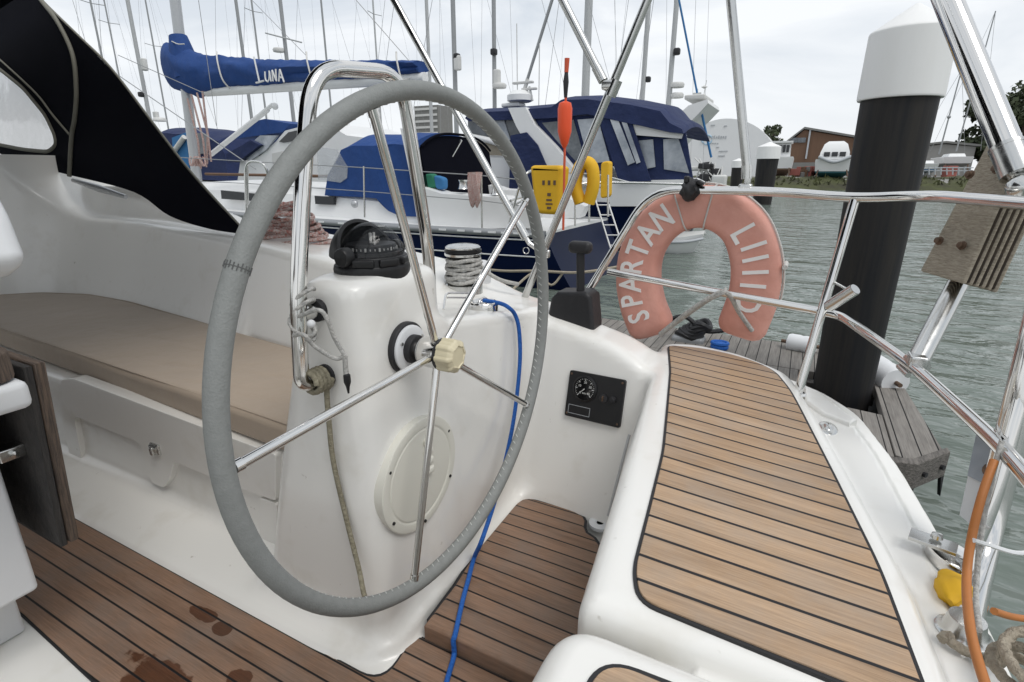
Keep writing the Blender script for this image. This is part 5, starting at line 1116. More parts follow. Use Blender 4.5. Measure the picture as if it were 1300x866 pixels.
slabq([(800, 172), (870, 166), (880, 230), (822, 234)], Ym+.1, .06, 'wheelhouse_side', M['navyblue'])
slabq([(806, 179), (829, 177), (832, 212), (818, 215)], Ym+.07, .02, 'window_pane', M['glasslt'])
slabq([(842, 177), (861, 175), (875, 220), (843, 215)], Ym+.07, .02, 'window_pane', M['glasslt'])
slabq([(797, 157), (845, 162), (866, 170), (864, 176), (800, 171)], Ym-.02, .5, 'roof_edge', M['bgwhite'])
slabq([(648, 172), (668, 168), (682, 184), (694, 212), (690, 245), (646, 250)], Ym-.25, .25, 'seat_cover', M['navyblue'])
# ---------------- white motor cruiser behind the mast of the blue yacht
FC = thing('flybridge_cruiser', 'white motor cruiser with curved cabin windows seen past the mast foot', 'motor cruiser', (-14, 13.5, WZ))
Yf = 12.2
q = [oy(*p, Yf) for p in [(300, 240), (305, 205), (330, 198), (350, 180), (362, 166), (385, 160), (420, 160), (440, 172), (520, 182), (540, 240)]]
mb = MB(); mb.loft([q, [v+Vector((0, .4, .06)) for v in q], [v+Vector((0, 2.6, .06)) for v in q], [v+Vector((0, 3, 0)) for v in q]]); put(mb, 'superstructure', M['bgwhite'], FC, angle=25)
slabq([(354, 180), (366, 168), (384, 164), (384, 177), (360, 181)], Yf-.03, .1, 'cabin_window', M['glassdk'], FC)
slabq([(388, 164), (400, 163), (402, 176), (388, 177)], Yf-.03, .1, 'cabin_window', M['glassgrey'], FC)
slabq([(303, 196), (330, 172), (352, 172), (338, 190), (318, 204)], Yf-.06, .06, 'windscreen', M['glasslt'], FC)
slabq([(287, 196), (318, 178), (330, 184), (304, 204), (288, 206)], Yf-.2, .8, 'canopy', M['navyblue'], FC)
slabq([(300, 176), (318, 155), (336, 151), (368, 157), (358, 168), (330, 172)], Yf+.4, 1.8, 'flybridge_cover', M['royal'], FC)
slabq([(345, 195), (358, 192), (360, 206), (346, 208)], Yf-.04, .05, 'locker_panel', M['offwhite'], FC)
SF = [(-7, 1.4, .4, .8, 0), (-10, 1.6, .45, .8, 0), (-18, 1.5, .6, .7, 0), (-22, .1, .9, .3, -.5)]
put(hull_mb(SF, Yf+1.7), 'hull', M['bgwhite'], FC)
# boats farther left, half hidden by masts and ropes
BL = thing('blue_canopy_boat', 'boat under a blue canopy half hidden behind the sprayhood', 'motor boat', (-20, 14, WZ))
Yg = 13.5
SB = [(-14, 1.3, .5, .8, 0), (-18, 1.5, .55, .8, 0), (-25, 1.3, .7, .6, 0), (-28, .1, .9, .3, 0)]
put(hull_mb(SB, Yg+1.6), 'hull', M['bgwhite'], BL)
tq = [(*oy(a, b, Yg), k) for a, b, k in [(185, 225, 0), (192, 172, .5), (200, 159, 1), (232, 160, 1), (275, 168, 1), (284, 190, .4), (290, 230, 0)]]
tent(tq, Yg, Yg+3, .3, 'canopy', M['navyblue'], BL)
slabq([(218, 175), (236, 168), (240, 214), (222, 220)], Yg-.1, .06, 'pale_curtain', M['bluebag'], BL)
slabq([(243, 168), (262, 170), (262, 195), (246, 196)], Yg-.1, .06, 'window_pane', M['glassgrey'], BL)
mb = MB(); mb.tube([oy(218, 196, Yg-.2), oy(234, 174, Yg-.2)], .09, 10); put(mb, 'rolled_cover', M['offwhite'], BL)
mb = MB(); mb.lathe([(.0, .14), (.2, .13), (.25, .07), (.25, 0)], oy(203, 154, Yg+.6), (0, 0, 1), 16); mb.box(oy(198, 146, Yg+.6), (.22, .15, .25), bev=.03); put(mb, 'radome', M['offwhite'], BL)
# small white boat at the end of the row and the tall white arch behind
WB = thing('white_dinghy', 'small white dinghy with a grey band lying by the stern of the motor yacht', 'dinghy', oz(868, 318, WZ))
w0 = oz(872, 322, WZ)
SW_ = [(w0.x-1.7, .55, WZ+.36, .7, 0), (w0.x-.9, .7, WZ+.35, .75, 0), (w0.x-.1, .55, WZ+.37, .6, -.1), (w0.x+.28, .16, WZ+.42, .4, -.25)]
put(hull_mb(SW_, w0.y+.3, -.1), 'hull', M['bgwhite'], WB); put(deck_mb(SW_, w0.y+.3, up_=.01), 'deck', M['offwhite'], WB)
mb = MB(); mb.tube(crv([(x, w0.y+.3-hb*.99, z-.10) for (x, hb, z, wf, dx) in SW_], 6), .03, 8); put(mb, 'rubbing_band', M['markgr'], WB)
AR = thing('arch_motor_yacht', 'motor yacht showing only its swept white arch and aerials beyond the canopies', 'motor yacht', oz(870, 270, WZ))
Ya = 16.5
q = [oy(*p, Ya) for p in [(840, 165), (858, 148), (874, 134), (898, 126), (899, 131), (886, 145), (868, 163), (850, 185), (838, 185)]]
mb = MB(); mb.loft([q, [v+Vector((0, 2.2, 0)) for v in q]]); put(mb, 'arch', M['bgwhite'], AR)
mb = MB(); mb.box(oy(888, 127, Ya+1), (.55, 1.6, .12), bev=.03); put(mb, 'arch_top', M['offwhite'], AR)
mb = MB(); mb.tube([oy(885, 124, Ya+1), oy(885, 113, Ya+1)], .03, 6); mb.box(oy(885, 119, Ya+1), (.22, .08, .05)); mb.lathe([(.0, .1), (.09, .05), (.0, 0)], oy(894, 113, Ya+1), (0, 0, 1), 12); mb.tube([oy(893, 124, Ya+1), oy(897, 102, Ya+1)], .012, 6); put(mb, 'aerials', M['offwhite'], AR)
SA = [(-12, 1.3, .5, .8, 0), (-8, 1.6, .5, .8, 0), (-3.6, 1.5, .55, .8, 0), (-2.4, 1.0, .6, .6, 0)]
put(hull_mb([(x-1.2, a, b, c, d) for x, a, b, c, d in SA], Ya+1.2), 'hull', M['bgwhite'], AR)
q = [oy(*p, Ya) for p in [(700, 215), (740, 180), (838, 180), (842, 215)]]; mb = MB(); mb.loft([q, [v+Vector((0, 2.2, 0)) for v in q]]); put(mb, 'cabin', M['bgwhite'], AR)
# small craft with outboards in front of the white shed
OC = thing('outboard_boats_raft', 'cluttered small boat with dark outboard engines in front of the white shed', 'small boat', oz(905, 252, WZ))
Yo = 30
SO = [(oy(876, 250, Yo).x, .8, -.05, .7, 0), (oy(890, 250, Yo).x, 1.0, -.05, .75, 0), (oy(916, 250, Yo).x, .8, 0, .6, 0), (oy(924, 250, Yo).x, .1, .1, .4, 0)]
put(hull_mb(SO, Yo+.6), 'hull', M['bgwhite'], OC)
mb = MB()
for k in range(16):
    c = oy(rng.uniform(884, 908), rng.uniform(205, 230), Yo+rng.uniform(0, 1)); mb.box(c, (rng.uniform(.2, .6), .3, rng.uniform(.15, .4)), rot=Matrix.Rotation(rng.uniform(-.5, .5), 3, 'Y'), bev=.05)
put(mb, 'engines', M['rubber'], OC)
mb = MB()
for k in range(14):
    a = oy(rng.uniform(880, 922), 238, Yo); b = oy(rng.uniform(880, 922), rng.uniform(200, 222), Yo+.4); mb.tube([a, b], .035, 6)
mb.box(oy(913, 230, Yo), (.7, .6, .6), bev=.1); mb.box(oy(886, 214, Yo+.5), (.9, .4, .25), bev=.08); put(mb, 'deck_gear', M['offwhite'], OC)
# ---------------- yachts behind, known mostly by their masts
def mast_yacht(px, ybot, ytop, Yd, r, m, label, kit=(), name='moored_yacht', stays=2, hullm='bgwhite', length=9.5):
    base = oy(px, ybot, Yd); o = thing(name, label, 'sailing yacht', (base.x, Yd, WZ), group='yachts moored beyond the blue yacht')
    x = base.x; zs = .45
    S_ = [(x+length*.55, .95, zs-.05, .75, .1), (x+length*.3, 1.3, zs-.05, .8, 0), (x, 1.45, zs, .8, 0), (x-length*.3, .9, zs+.12, .6, 0), (x-length*.45, .06, zs+.25, .3, -.4)]
    put(hull_mb(S_, Yd), 'hull', M[hullm], o); put(deck_mb(S_, Yd), 'deck', M['offwhite'], o)
    m_ = MB(); m_.box((x+.6, Yd, zs+.2), (length*.4, 1.7, .42), bev=.12, seg=3); put(m_, 'coachroof', M['bgwhite'], o)
    H_m = max(base.z, zs)+length*1.25
    if ytop > -5: H_m = oy(px, ytop, Yd).z
    m_ = MB(); m_.tube([(x, Yd, zs), (x, Yd, H_m)], [r, r*.8], 10); put(m_, 'mast', M[m], o)
    m_ = MB(); m_.tube([(x+.1, Yd, zs+1.1), (x+length*.40, Yd, zs+1.15)], .06, 8); m_.tube([(x+.15, Yd, zs+1.22), (x+length*.39, Yd, zs+1.22)], [.15, .10], 8); put(m_, 'boom', M['royal'] if int(px) % 2 else M['bgwhite'], o)
    m_ = MB()
    hs = H_m*.55
    for s in (-1, 1):
        m_.tube([(x, Yd, hs+zs), (x+.1, Yd+s*.75, hs+zs+.04)], .025, 6); m_.tube([(x+.15, Yd+s*1.3, zs), (x+.1, Yd+s*.75, hs+zs+.04), (x, Yd, H_m-.1)], .0045, 5)
    if stays: m_.tube([(x, Yd, H_m), (x+length*.54, Yd, zs)], .006, 5); m_.tube([(x, Yd, H_m*.96), (x-length*.44, Yd, zs+.25)], .008 if stays < 3 else .05, 6)
    put(m_, 'rigging', M['wire'], o)
    for kd in kit:
        m_ = MB()
        if kd[0] == 'radar': c = oy(kd[1], kd[2], Yd-.2); m_.lathe([(.0, .16), (.2, .14), (.24, .08), (.22, 0), (.0, 0)], (c.x, c.y, c.z), (0, 0, 1), 16); put(m_, 'radar', M['offwhite'], o)
        if kd[0] == 'box': c = oy(kd[1], kd[2], Yd-.15); m_.box(c, (.22, .2, .46), bev=.05); put(m_, 'reflector', M['offwhite'], o)
        if kd[0] == 'dark': c = oy(kd[1], kd[2], Yd-.15); m_.box(c, (.2, .2, .2), bev=.05); put(m_, 'lamp', M['rubber'], o)
        if kd[0] == 'spreader': a, b = oy(kd[1], kd[2], Yd-.1), oy(kd[3], kd[4], Yd-.1); m_.tube([a, b], .03, 6); put(m_, 'spreader', M['mast'], o)
    if px > 735: o.rotation_euler.z = R(90)
    return o
mast_yacht(190, 150, -50, 14.5, .085, 'mast', 'yacht with a boxy reflector and a small lamp on its pale mast', (('box', 183, 82), ('dark', 179, 120)))
mast_yacht(131, 80, -50, 22, .07, 'mastdk', 'yacht at far left whose thin mast rises beside the sprayhood', stays=1)
mast_yacht(148, 80, -50, 27, .06, 'mastdk', 'yacht whose thin mast stands between the sprayhood and the boxy reflector', stays=1)
mast_yacht(206, 120, -50, 30, .07, 'mastdk', 'yacht with a thin mast just left of the furled blue sail', stays=1)
mast_yacht(310, 80, -50, 24, .10, 'mastdk', 'yacht with a dark mast above the painted word on the sail cover', stays=1)
mast_yacht(328, 70, -50, 30, .07, 'mastdk', 'yacht with a very thin mast right of the dark one above the sail cover', stays=1)
mast_yacht(368, 110, -50, 18, .085, 'mastdk', 'yacht with a slanting cross spreader and radar on its mast', (('spreader', 337, 42, 383, 54), ('radar', 354, 66)), stays=1)
mast_yacht(414, 70, -50, 26, .06, 'mastdk', 'yacht whose thin mast shows left of the guard hoop', stays=1)
mast_yacht(545, 90, -50, 21, .08, 'mast', 'yacht whose mast rises left of the slanting bimini tube', stays=1)
mast_yacht(578, 110, -50, 17, .085, 'mastdk', 'yacht with instruments on its mast behind the top of the wheel rim', (('dark', 580, 72), ('box', 581, 80)))
mast_yacht(628, 140, -50, 17, .075, 'mastdk', 'yacht with a radar halfway up its dark upright mast', (('radar', 634, 112), ('box', 631, 98), ('dark', 627, 66)), stays=2)
mast_yacht(743, 124, -50, 20, .15, 'mast', 'yacht with a thick pale mast behind the navy canopy', stays=1)
mast_yacht(815, 132, -50, 22, .095, 'mast', 'yacht whose mast rises above the navy canopy left of the radar mast', (('dark', 818, 100),), stays=2)
mast_yacht(848, 140, -50, 19, .085, 'mast', 'yacht with two small radars on its mast right of the canopy', (('radar', 852, 110), ('radar', 853, 123), ('dark', 849, 66)), stays=2)
mast_yacht(478, 70, -50, 35, .07, 'mast', 'yacht with a distant thin mast above the guard hoop', stays=1)
# dark inclined backstay tube and blue wire near the arch
mb = MB(); mb.tube([oy(704, -10, 15), oy(663, 122, 15)], .045, 8); solo(mb, 'furled_forestay', M['mastdk'], 'dark slanting furled forestay above the radome', 'forestay')
mb = MB(); mb.tube([oy(862, 0, 17), oy(885, 118, 17)], .03, 6); mb.tube([oy(890, 140, 17), oy(903, 200, 17)], .035, 6); solo(mb, 'blue_stay', M['bluebag'], 'blue covered wire slanting past the white arch', 'wire')
# ================================================================ pontoon, piles
PD = thing('pontoon', 'weathered plank pontoon with a chamfered end round the tall pile', 'pontoon', (.3, 3.8, WZ))
PZ = -.20
def uvd(p): return (p.y, p.x)
def dk(poly, name='deck_planks', lo=-.06, hi=0.0, uv=uvd):
    m_ = MB(); m_.prism(poly, PZ+lo, PZ+hi, bev=.004, seg=1); m_.uv = uv; return put(m_, name, M['dock'], PD)
dk([(-7, 2.85), (.13, 2.85), (.13, 4.14), (-7, 4.3)]); dk([(-7, 4.31), (.13, 4.15), (.56, 4.12), (.56, 4.62), (.22, 4.80), (-7, 5.0)])
dk([(.40, 2.93), (.575, 2.93), (.575, 3.53), (.40, 3.56)])
m_ = MB(); m_.prism([(.58, 3.0), (.66, 2.96), (.80, 3.16), (.74, 4.3), (.58, 4.55)], PZ-.06, PZ+.004, bev=.004, seg=1); m_.uv = lambda p: (p.y, p.x*.9); put(m_, 'edge_beam', M['dock'], PD)
m_ = MB(); ch = [(.38, 2.90), (.575, 2.90), (.66, 2.925), (.825, 3.15), (.82, 3.2), (.65, 2.985), (.57, 2.96), (.38, 2.96)]; m_.prism(ch, PZ-.13, PZ+.012, bev=.006, seg=2); put(m_, 'end_fascia', M['dockside'], PD)
m_ = MB(); m_.box((.70, 3.9, PZ-.12), (.12, 1.5, .12)); m_.box((-3.4, 2.9, PZ-.12), (7, .08, .14)); m_.box((.3, 4.10, PZ-.11), (.6, .06, .1)); m_.box((.16, 3.5, PZ-.10), (.06, 1.2, .1)); m_.box((.45, 3.60, PZ-.11), (.4, .06, .1)); put(m_, 'side_beams', M['dockside'], PD)
m_ = MB(); m_.box((-3, 3.9, WZ+.06), (7, 1.6, .22), bev=.03); m_.box((.66, 3.9, WZ+.06), (.2, 1.2, .2), bev=.03); put(m_, 'floats', M['rubber'], PD)
m_ = MB()
for u in (.25, .8):
    c = Vector((.66, 2.925, PZ-.06)).lerp(Vector((.825, 3.15, PZ-.06)), u); m_.lathe([(.0, .0), (.014, .0), (.012, -.02)], c+Vector((.012, -.009, 0)), (.8, -.6, 0), 10)
put(m_, 'bolt_holes', M['caulk'], PD)
m_ = MB(); q = [Vector((.80, 3.15, PZ-.05)), Vector((.825, 3.17, PZ-.05)), Vector((.83, 3.14, PZ-.24))]; m_.loft([q, [v+Vector((-.01, .02, 0)) for v in q]]); put(m_, 'corner_plate', M['rubber'], PD)
for nm, (px, py), ln, ax, lb in (('pile_roller', (1120, 474), .30, (.45, -1, -.05), 'white plastic roller beside the tall pile, nearer the camera'), ('pile_roller', (1018, 437), .2, (1, -.2, 0), 'white plastic roller behind the tall pile, left of it')):
    c = oz(px, py, PZ+.05); RO = thing(nm, lb, 'roller', c, group='white rollers round the pile'); r = .095 if ln > .25 else .07
    m_ = MB(); m_.lathe([(.0, -ln/2-.01), (r*.4, -ln/2-.01), (r*.45, -ln/2), (r*.92, -ln/2), (r, -ln/2+.02), (r, -.02), (r*.93, 0), (r, .02), (r, ln/2-.02), (r*.92, ln/2), (r*.4, ln/2), (.0, ln/2+.01)], c, ax, 24); put(m_, 'roller', M['whitepl'], RO)
    m_ = MB(); av = Vector(ax).normalized(); m_.tube([c-av*(ln/2+.05), c+av*(ln/2+.05)], .015, 8); put(m_, 'axle', M['rust'], RO)
# cleat with black rope on the pontoon
cl0 = oz(874, 432, PZ); m_ = MB()
for k in range(6): m_.tube([cl0+Vector((.10*math.cos(a)*(1-.08*k)+.02*k, .07*math.sin(a), .05+.02*k+.02*math.sin(2*a+k))) for a in [2*math.pi*i/16 for i in range(16)]], .022, 6, closed=True)
m_.tube(crv([cl0+Vector((-.22, .05, .12)), cl0+Vector((-.05, 0, .2)), cl0+Vector((.12, 0, .10)), cl0+Vector((.30, .05, .12))], 5), .02, 6); solo(m_, 'black_rope', M['rubber'], 'bundle of black rope on the pontoon cleat below the lifebuoy', 'rope')
m_ = MB(); m_.box(cl0+Vector((0, 0, .0)), (.26, .16, .10), bev=.03); solo(m_, 'mooring_cleat', M['mastdk'], 'grey mooring cleat block under the black rope', 'cleat')
bl0 = oz(913, 443, PZ); m_ = MB(); m_.ball(bl0+Vector((0, 0, .02)), (.07, .06, .04)); m_.tube([bl0+Vector((.06*math.cos(a), .05*math.sin(a), .05)) for a in [2*math.pi*i/14 for i in range(14)]], .014, 6, closed=True); solo(m_, 'blue_rope_end', M['ropeblue'], 'small blue rope end lying on the pontoon planks', 'rope')
# tall pile beside the boat
def pile(bx_, by_, r, zt_, cap_h, name, label, group='black mooring piles with white caps'):
    o = thing(name, label, 'pile', (bx_, by_, WZ), group=group); m_ = MB()
    m_.lathe([(r*.84, WZ-.6), (r, zt_+.05)], (bx_, by_, 0), (0, 0, 1), 48); put(m_, 'sleeve', M['pile'], o)
    m_ = MB(); R_ = r*1.085; m_.lathe([(r*.9, zt_-.002), (R_, zt_), (R_+.004, zt_+.01), (R_, zt_+cap_h*.70), (R_*.985, zt_+cap_h*.725), (R_*.05, zt_+cap_h), (.0, zt_+cap_h)], (bx_, by_, 0), (0, 0, 1), 48); put(m_, 'cap', M['pilecap'], o); return o
pb = oz(1062, 500, PZ); prx = .188
pbx, pby = pb.x+.04, pb.y+.18
zc = oy(1148, 124, pby-.1).z; zt2 = oy(1158, 5, pby).z
PI_ = pile(pbx, pby, prx, zc, zt2-zc, 'mooring_pile', 'tall black mooring pile with a pointed white cap rising through the pontoon')
p1 = oz(966, 262, WZ); k1 = 26/715*((p1.x**2+p1.y**2)**.5)/2*.95
o_ = oy(958, 201, p1.y); pile(p1.x-.1, p1.y+2, k1, o_.z, oy(968, 178, p1.y).z-o_.z, 'mooring_pile', 'middle sized black pile with a white cap far behind the lifebuoy')
p2 = oz(934, 245, WZ); o_ = oy(937, 213, 42); d2 = (o_.x**2+42**2)**.5; pile(o_.x, 42, 14/715*d2/2, o_.z, oy(940, 201, 42).z-o_.z, 'mooring_pile', 'farthest black pile, just left of the middle one, half hidden by the strut')
# ================================================================ far shore
def struct(mb, name, m, angle=35): o = solo(mb, name, m, None, None, kind='structure', angle=angle); return o
SY = 60.0
mb = MB()
def shore_p(u, v):
    x = -260+560*u; y0 = SY+ (3*math.sin(x*.05)+1.5*math.sin(x*.17)) + max(0, (-x-25))*.4; return (x, y0+[0, 1.2, 3.5, 6, 300][v], WZ+[-.3, .25, 1.0, 1.15, 1.3][v])
mb.loft([[shore_p(u/140, v) for v in range(5)] for u in range(141)], closed=False, caps=False); struct(mb, 'far_shore', M['concrete'])
mb = MB(); 
def bank_p(u, v): p = shore_p(u, min(v, 3)); return (p[0], p[1]+[-.4, -.1, .2, 0][v], p[2]+[.05, .12, .10, .06][v]+.1*math.sin(u*900+v))
mb.loft([[bank_p(u/400, v) for v in range(4)] for u in range(401)], closed=False, caps=False)
bnk = solo(mb, 'grass_bank', M['bank'], 'strip of rough grass along the far water edge', 'grass', kind='stuff')
# reeds and tufts give the bank an uneven upper edge
mb = MB()
for k in range(2600):
    u = rng.uniform(.42, .75); t = rng.uniform(0, 1); p = Vector(bank_p(u, 1)).lerp(Vector(bank_p(u, 2)), t); h = rng.uniform(.15, .5); a = rng.uniform(0, 6.28); w = Vector((math.cos(a), math.sin(a), 0))*.12
    mb.add([p-w, p+w, p+Vector((rng.uniform(-.2, .2), 0, h))], [(0, 1, 2)])
me = _mesh(mb, 'tufts', M['bank'], ORG[bnk.name], flat=True); o_ = bpy.data.objects.new('tufts', me); COL.objects.link(o_); o_.parent = bnk
# white arched shed
SHED = thing('arched_shed', 'big white arched fabric shed with a faint pale logo on its end wall', 'shed', (oy(930, 235, 78).x, 78, 0))
YS_ = 78.0; xa, xb = oy(868, 230, YS_).x, oy(996, 230, YS_).x; ztop = oy(910, 151, YS_).z; zb = .6; cxs = (xa+xb)/2
def arc(y, s=1.0): return [(cxs-.8+(xb-xa)/2*s*math.cos(t)*(1.0 if math.cos(t) > 0 else .95)-.9*math.sin(t), y, zb+(ztop-zb)*s*math.sin(t)**.8) for t in [math.pi*k/28 for k in range(29)]]
mb = MB(); mb.loft([arc(YS_), arc(YS_+30)]); put(mb, 'cover', M['shed'], SHED)
mb = MB(); lgx = oy(897, 178, YS_-.05)
for a0, r_, s in ((.3, .75, 1), (2.2, .55, 1), (4.2, .65, 1)):
    mb.tube([lgx+Vector((r_*math.cos(a0+t*2.2), 0, r_*.8*math.sin(a0+t*2.2))) for t in [k/10 for k in range(11)]], [.02+.10*math.sin(math.pi*k/10) for k in range(11)], 6)
put(mb, 'logo', M['mark'], SHED)
mb = MB()
for k in range(8):
    c = oy(901+k*2.9, 174+(k % 2)*.4, YS_-.05); mb.box(c, (.16, .06, .34 if k % 3 else .22))
for k in range(4):
    c = oy(902+k*3, 182, YS_-.05); mb.box(c, (.2, .06, .1))
for px, py, w in ((911, 187, .35), (918, 192, 1.1), (916, 198, .8), (905, 159, .5), (921, 160, .35)): mb.box(oy(px, py, YS_-.05), (w, .06, .12))
put(mb, 'lettering', M['markgr'], SHED)
# brown boat hall
def prism_house(pxs, top, eave, Y, depth, wallm, roofm, name, label, lower=None):
    x0, x1_ = oy(pxs[0], 200, Y).x, oy(pxs[1], 200, Y).x; ze = oy((pxs[0]+pxs[1])/2, eave, Y).z; zt_ = oy(top[0], top[1], Y).z; xr = oy(top[0], top[1], Y).x
    o = thing(name, label, 'building', (x0, Y, .6)); m_ = MB(); g = [(x0, Y, .3), (x1_, Y, .3), (x1_, Y, ze), (xr, Y, zt_), (x0, Y, ze)]; m_.loft([[Vector(p) for p in g], [Vector(p)+Vector((0, depth, 0)) for p in g]]); put(m_, 'wall', M[wallm], o, flat=True)
    m_ = MB(); r1 = [(x0-.4, Y-.3, ze), (xr, Y-.3, zt_+.12), (x1_+.4, Y-.3, ze)]; r2 = [(p[0], p[1], p[2]+.25) for p in r1[::-1]]; g = r1+r2; m_.loft([[Vector(p) for p in g], [Vector(p)+Vector((0, depth+.6, 0)) for p in g]]); put(m_, 'roof', M[roofm], o, flat=True)
    return o, x0, x1_, ze, Y
o, x0, x1_, ze, Yh = prism_house((1000, 1100), (1021, 165), 180, 84, 25, 'brown', 'roofgr', 'boat_hall', 'brown clad boat hall with a shallow grey gabled roof on the far shore')
mb = MB(); mb.box(((x0+x1_)/2, Yh-.15, 1.3), (x1_-x0-.5, .3, 2.0)); put(mb, 'lower_wall', M['roofgr'], o)
mb = MB()
for px in (1008, 1018): mb.box(oy(px, 178, Yh-.1), (.9, .1, .6))
put(mb, 'windows', M['glassgrey'], o)
mb = MB(); mb.box(oy(1026, 183, Yh-.1), (.2, .15, 3.6)); put(mb, 'downpipe', M['markgr'], o)
prism_house((1150, 1236), (1200, 183), 187, 90, 20, 'concrete', 'roofgr', 'low_store', 'low grey store building behind the yachts on the far shore')
# tower block far beyond the masts
TBk = thing('tower_block', 'grey tower block far away behind the guard hoop', 'building', oy(541, 200, 300))
mb = MB(); x0 = oy(526, 140, 300).x; x1_ = oy(556, 140, 300).x; zt_ = oy(541, 134, 300).z; mb.box(((x0+x1_)/2, 308, zt_/2), (x1_-x0, 16, zt_)); put(mb, 'wall', M['roofgr'], TBk)
mb = MB()
for k in range(9): mb.box(((x0+x1_)/2, 299.8, zt_-2-3.6*k), (x1_-x0-1.5, .5, 1.3))
put(mb, 'window_bands', M['offwhite'], TBk)
# boats laid up on the hard
def laid_up(px0, px1_, pytop, pybot, Y, name, label, bottom='teal', style='cruiser'):
    x0, x1_ = oy(px0, 210, Y).x, oy(px1_, 210, Y).x; zb_ = oy(px0, pybot, Y).z; zt_ = oy(px0, pytop, Y).z; xc = (x0+x1_)/2; w = x1_-x0; h = zt_-zb_
    o = thing(name, label, 'motor boat' if style != 'yacht' else 'sailing yacht', (xc, Y, zb_), group='boats laid up on the far shore')
    def ring(s, zf, y0, y1): return [(xc-w/2*s, y0, zb_+h*zf), (xc+w/2*s, y0, zb_+h*zf), (xc+w/2*s*.9, y1, zb_+h*zf), (xc-w/2*s*.9, y1, zb_+h*zf)]
    m_ = MB(); m_.loft([ring(.6, 0, Y+.8, Y+6), ring(.9, .14, Y+.2, Y+7), ring(.92, .18, Y+.2, Y+7)]); put(m_, 'keel', M[bottom], o)
    m_ = MB(); m_.loft([ring(.93, .18, Y+.18, Y+7), ring(1.0, .46, Y, Y+8), ring(.97, .5, Y, Y+8)]); put(m_, 'hull', M['bgwhite'], o)
    if style == 'cruiser':
        m_ = MB(); m_.loft([ring(.80, .5, Y+.6, Y+5), ring(.78, .68, Y+.7, Y+5), ring(.62, .9, Y+1.2, Y+4.5), ring(.4, .98, Y+1.6, Y+4)]); put(m_, 'cabin', M['bgwhite'], o)
        for k in (-1, 0, 1):
            m_ = MB(); m_.box((xc+k*w*.21, Y+.62+.02, zb_+h*.63), (w*.16, .2, h*.12), bev=.03); put(m_, 'window', M['glassdk'], o)
        m_ = MB(); m_.tube(crv([(xc-w*.42, Y-.1, zb_+h*.56), (xc, Y-.5, zb_+h*.42), (xc+w*.42, Y-.1, zb_+h*.56)], 6), .16, 8); put(m_, 'fender_bar', M['markgr'], o)
    elif style == 'pilot':
        m_ = MB(); m_.loft([ring(.7, .5, Y+.4, Y+4), ring(.66, .88, Y+.5, Y+3.5)]); m_.loft([ring(.8, .88, Y+.2, Y+4), ring(.8, .93, Y+.2, Y+4)]); put(m_, 'wheelhouse', M['bgwhite'], o)
        for k in range(4): m_ = MB(); m_.box((xc+(k-1.5)*w*.15, Y+.38, zb_+h*.72), (w*.10, .15, h*.2)); put(m_, 'window', M['glassdk'], o)
    else:
        m_ = MB(); m_.loft([ring(.6, .5, Y+.8, Y+5), ring(.5, .66, Y+1, Y+4.5)]); put(m_, 'coachroof', M['bgwhite'], o)
    m_ = MB()
    for s in (-1, 1): m_.tube([(xc+s*w*.42, Y-.2, .7), (xc+s*w*.36, Y+.4, zb_+h*.3)], .06, 6)
    put(m_, 'props', M['rust'], o); return o
laid_up(974, 1006, 176, 222, 66, 'laid_up_boat', 'white wheelhouse boat ashore left of the brown hall', 'rust', 'pilot')
laid_up(1034, 1082, 178, 226, 64, 'laid_up_boat', 'white motor cruiser ashore beside the tall pile, teal underwater paint', 'teal')
b1 = laid_up(1170, 1192, 196, 219, 66, 'laid_up_boat', 'white sailing yacht ashore right of the tall pile with a blue keel', 'bluebag', 'yacht')
b2 = laid_up(1196, 1234, 186, 212, 72, 'laid_up_boat', 'white sailing yacht ashore next to the wooden bracket', 'roofgr', 'yacht')
for b, pa, pb_ in ((b1, (1221, 88), (1192, 196)), (b2, (1264, 14), (1214, 192))):
    Y = b.location.y+2; m_ = MB(); p_ = oy(*pb_, Y); t_ = oy(*pa, Y); m_.tube([p_, t_], [.07, .05], 8); put(m_, 'mast', M['mastdk'], b)
    m_ = MB(); m_.tube([t_, p_+Vector((2.0, 0, 0))], .015, 5); m_.tube([t_, p_+Vector((-2.2, 0, 0))], .015, 5); m_.ball(p_.lerp(t_, .45), .16); put(m_, 'rigging', M['wire'], b)
m_ = MB()
for k in range(9): m_.tube([oy(1172+k*7.5, 222, 62), oy(1172+k*7.5, 212, 62)], .05, 6)
for py in (213, 217): m_.tube([oy(1170, py, 62), oy(1236, py, 62)], .04, 6)
solo(m_, 'shore_railing', M['markgr'], 'pale railing along the far quay right of the tall pile', 'railing')
for k in range(10):
    px = (1010, 1016, 1022, 1028, 1012, 1020, 1032, 988, 1170, 1205)[k]; py = 214 if k < 7 else 220; c = oy(px, py, 68+k*.3); m_ = MB(); m_.box((c.x, c.y, .75+.35*(k % 3 == 0)), (1.0+.3*(k % 3), .8, .7+.5*(k % 2)), rot=Matrix.Rotation(k*.4, 3, 'Z'), bev=.06)
    m_.box((c.x+.3, c.y-.2, 1.4), (.4, .3, .5), bev=.05)
    solo(m_, 'yard_crate', M[('redstuff', 'brown', 'roofgr')[k % 3]], 'faded crate or trestle heap in the boatyard below the brown hall', 'crate', group='crates in the far boatyard')
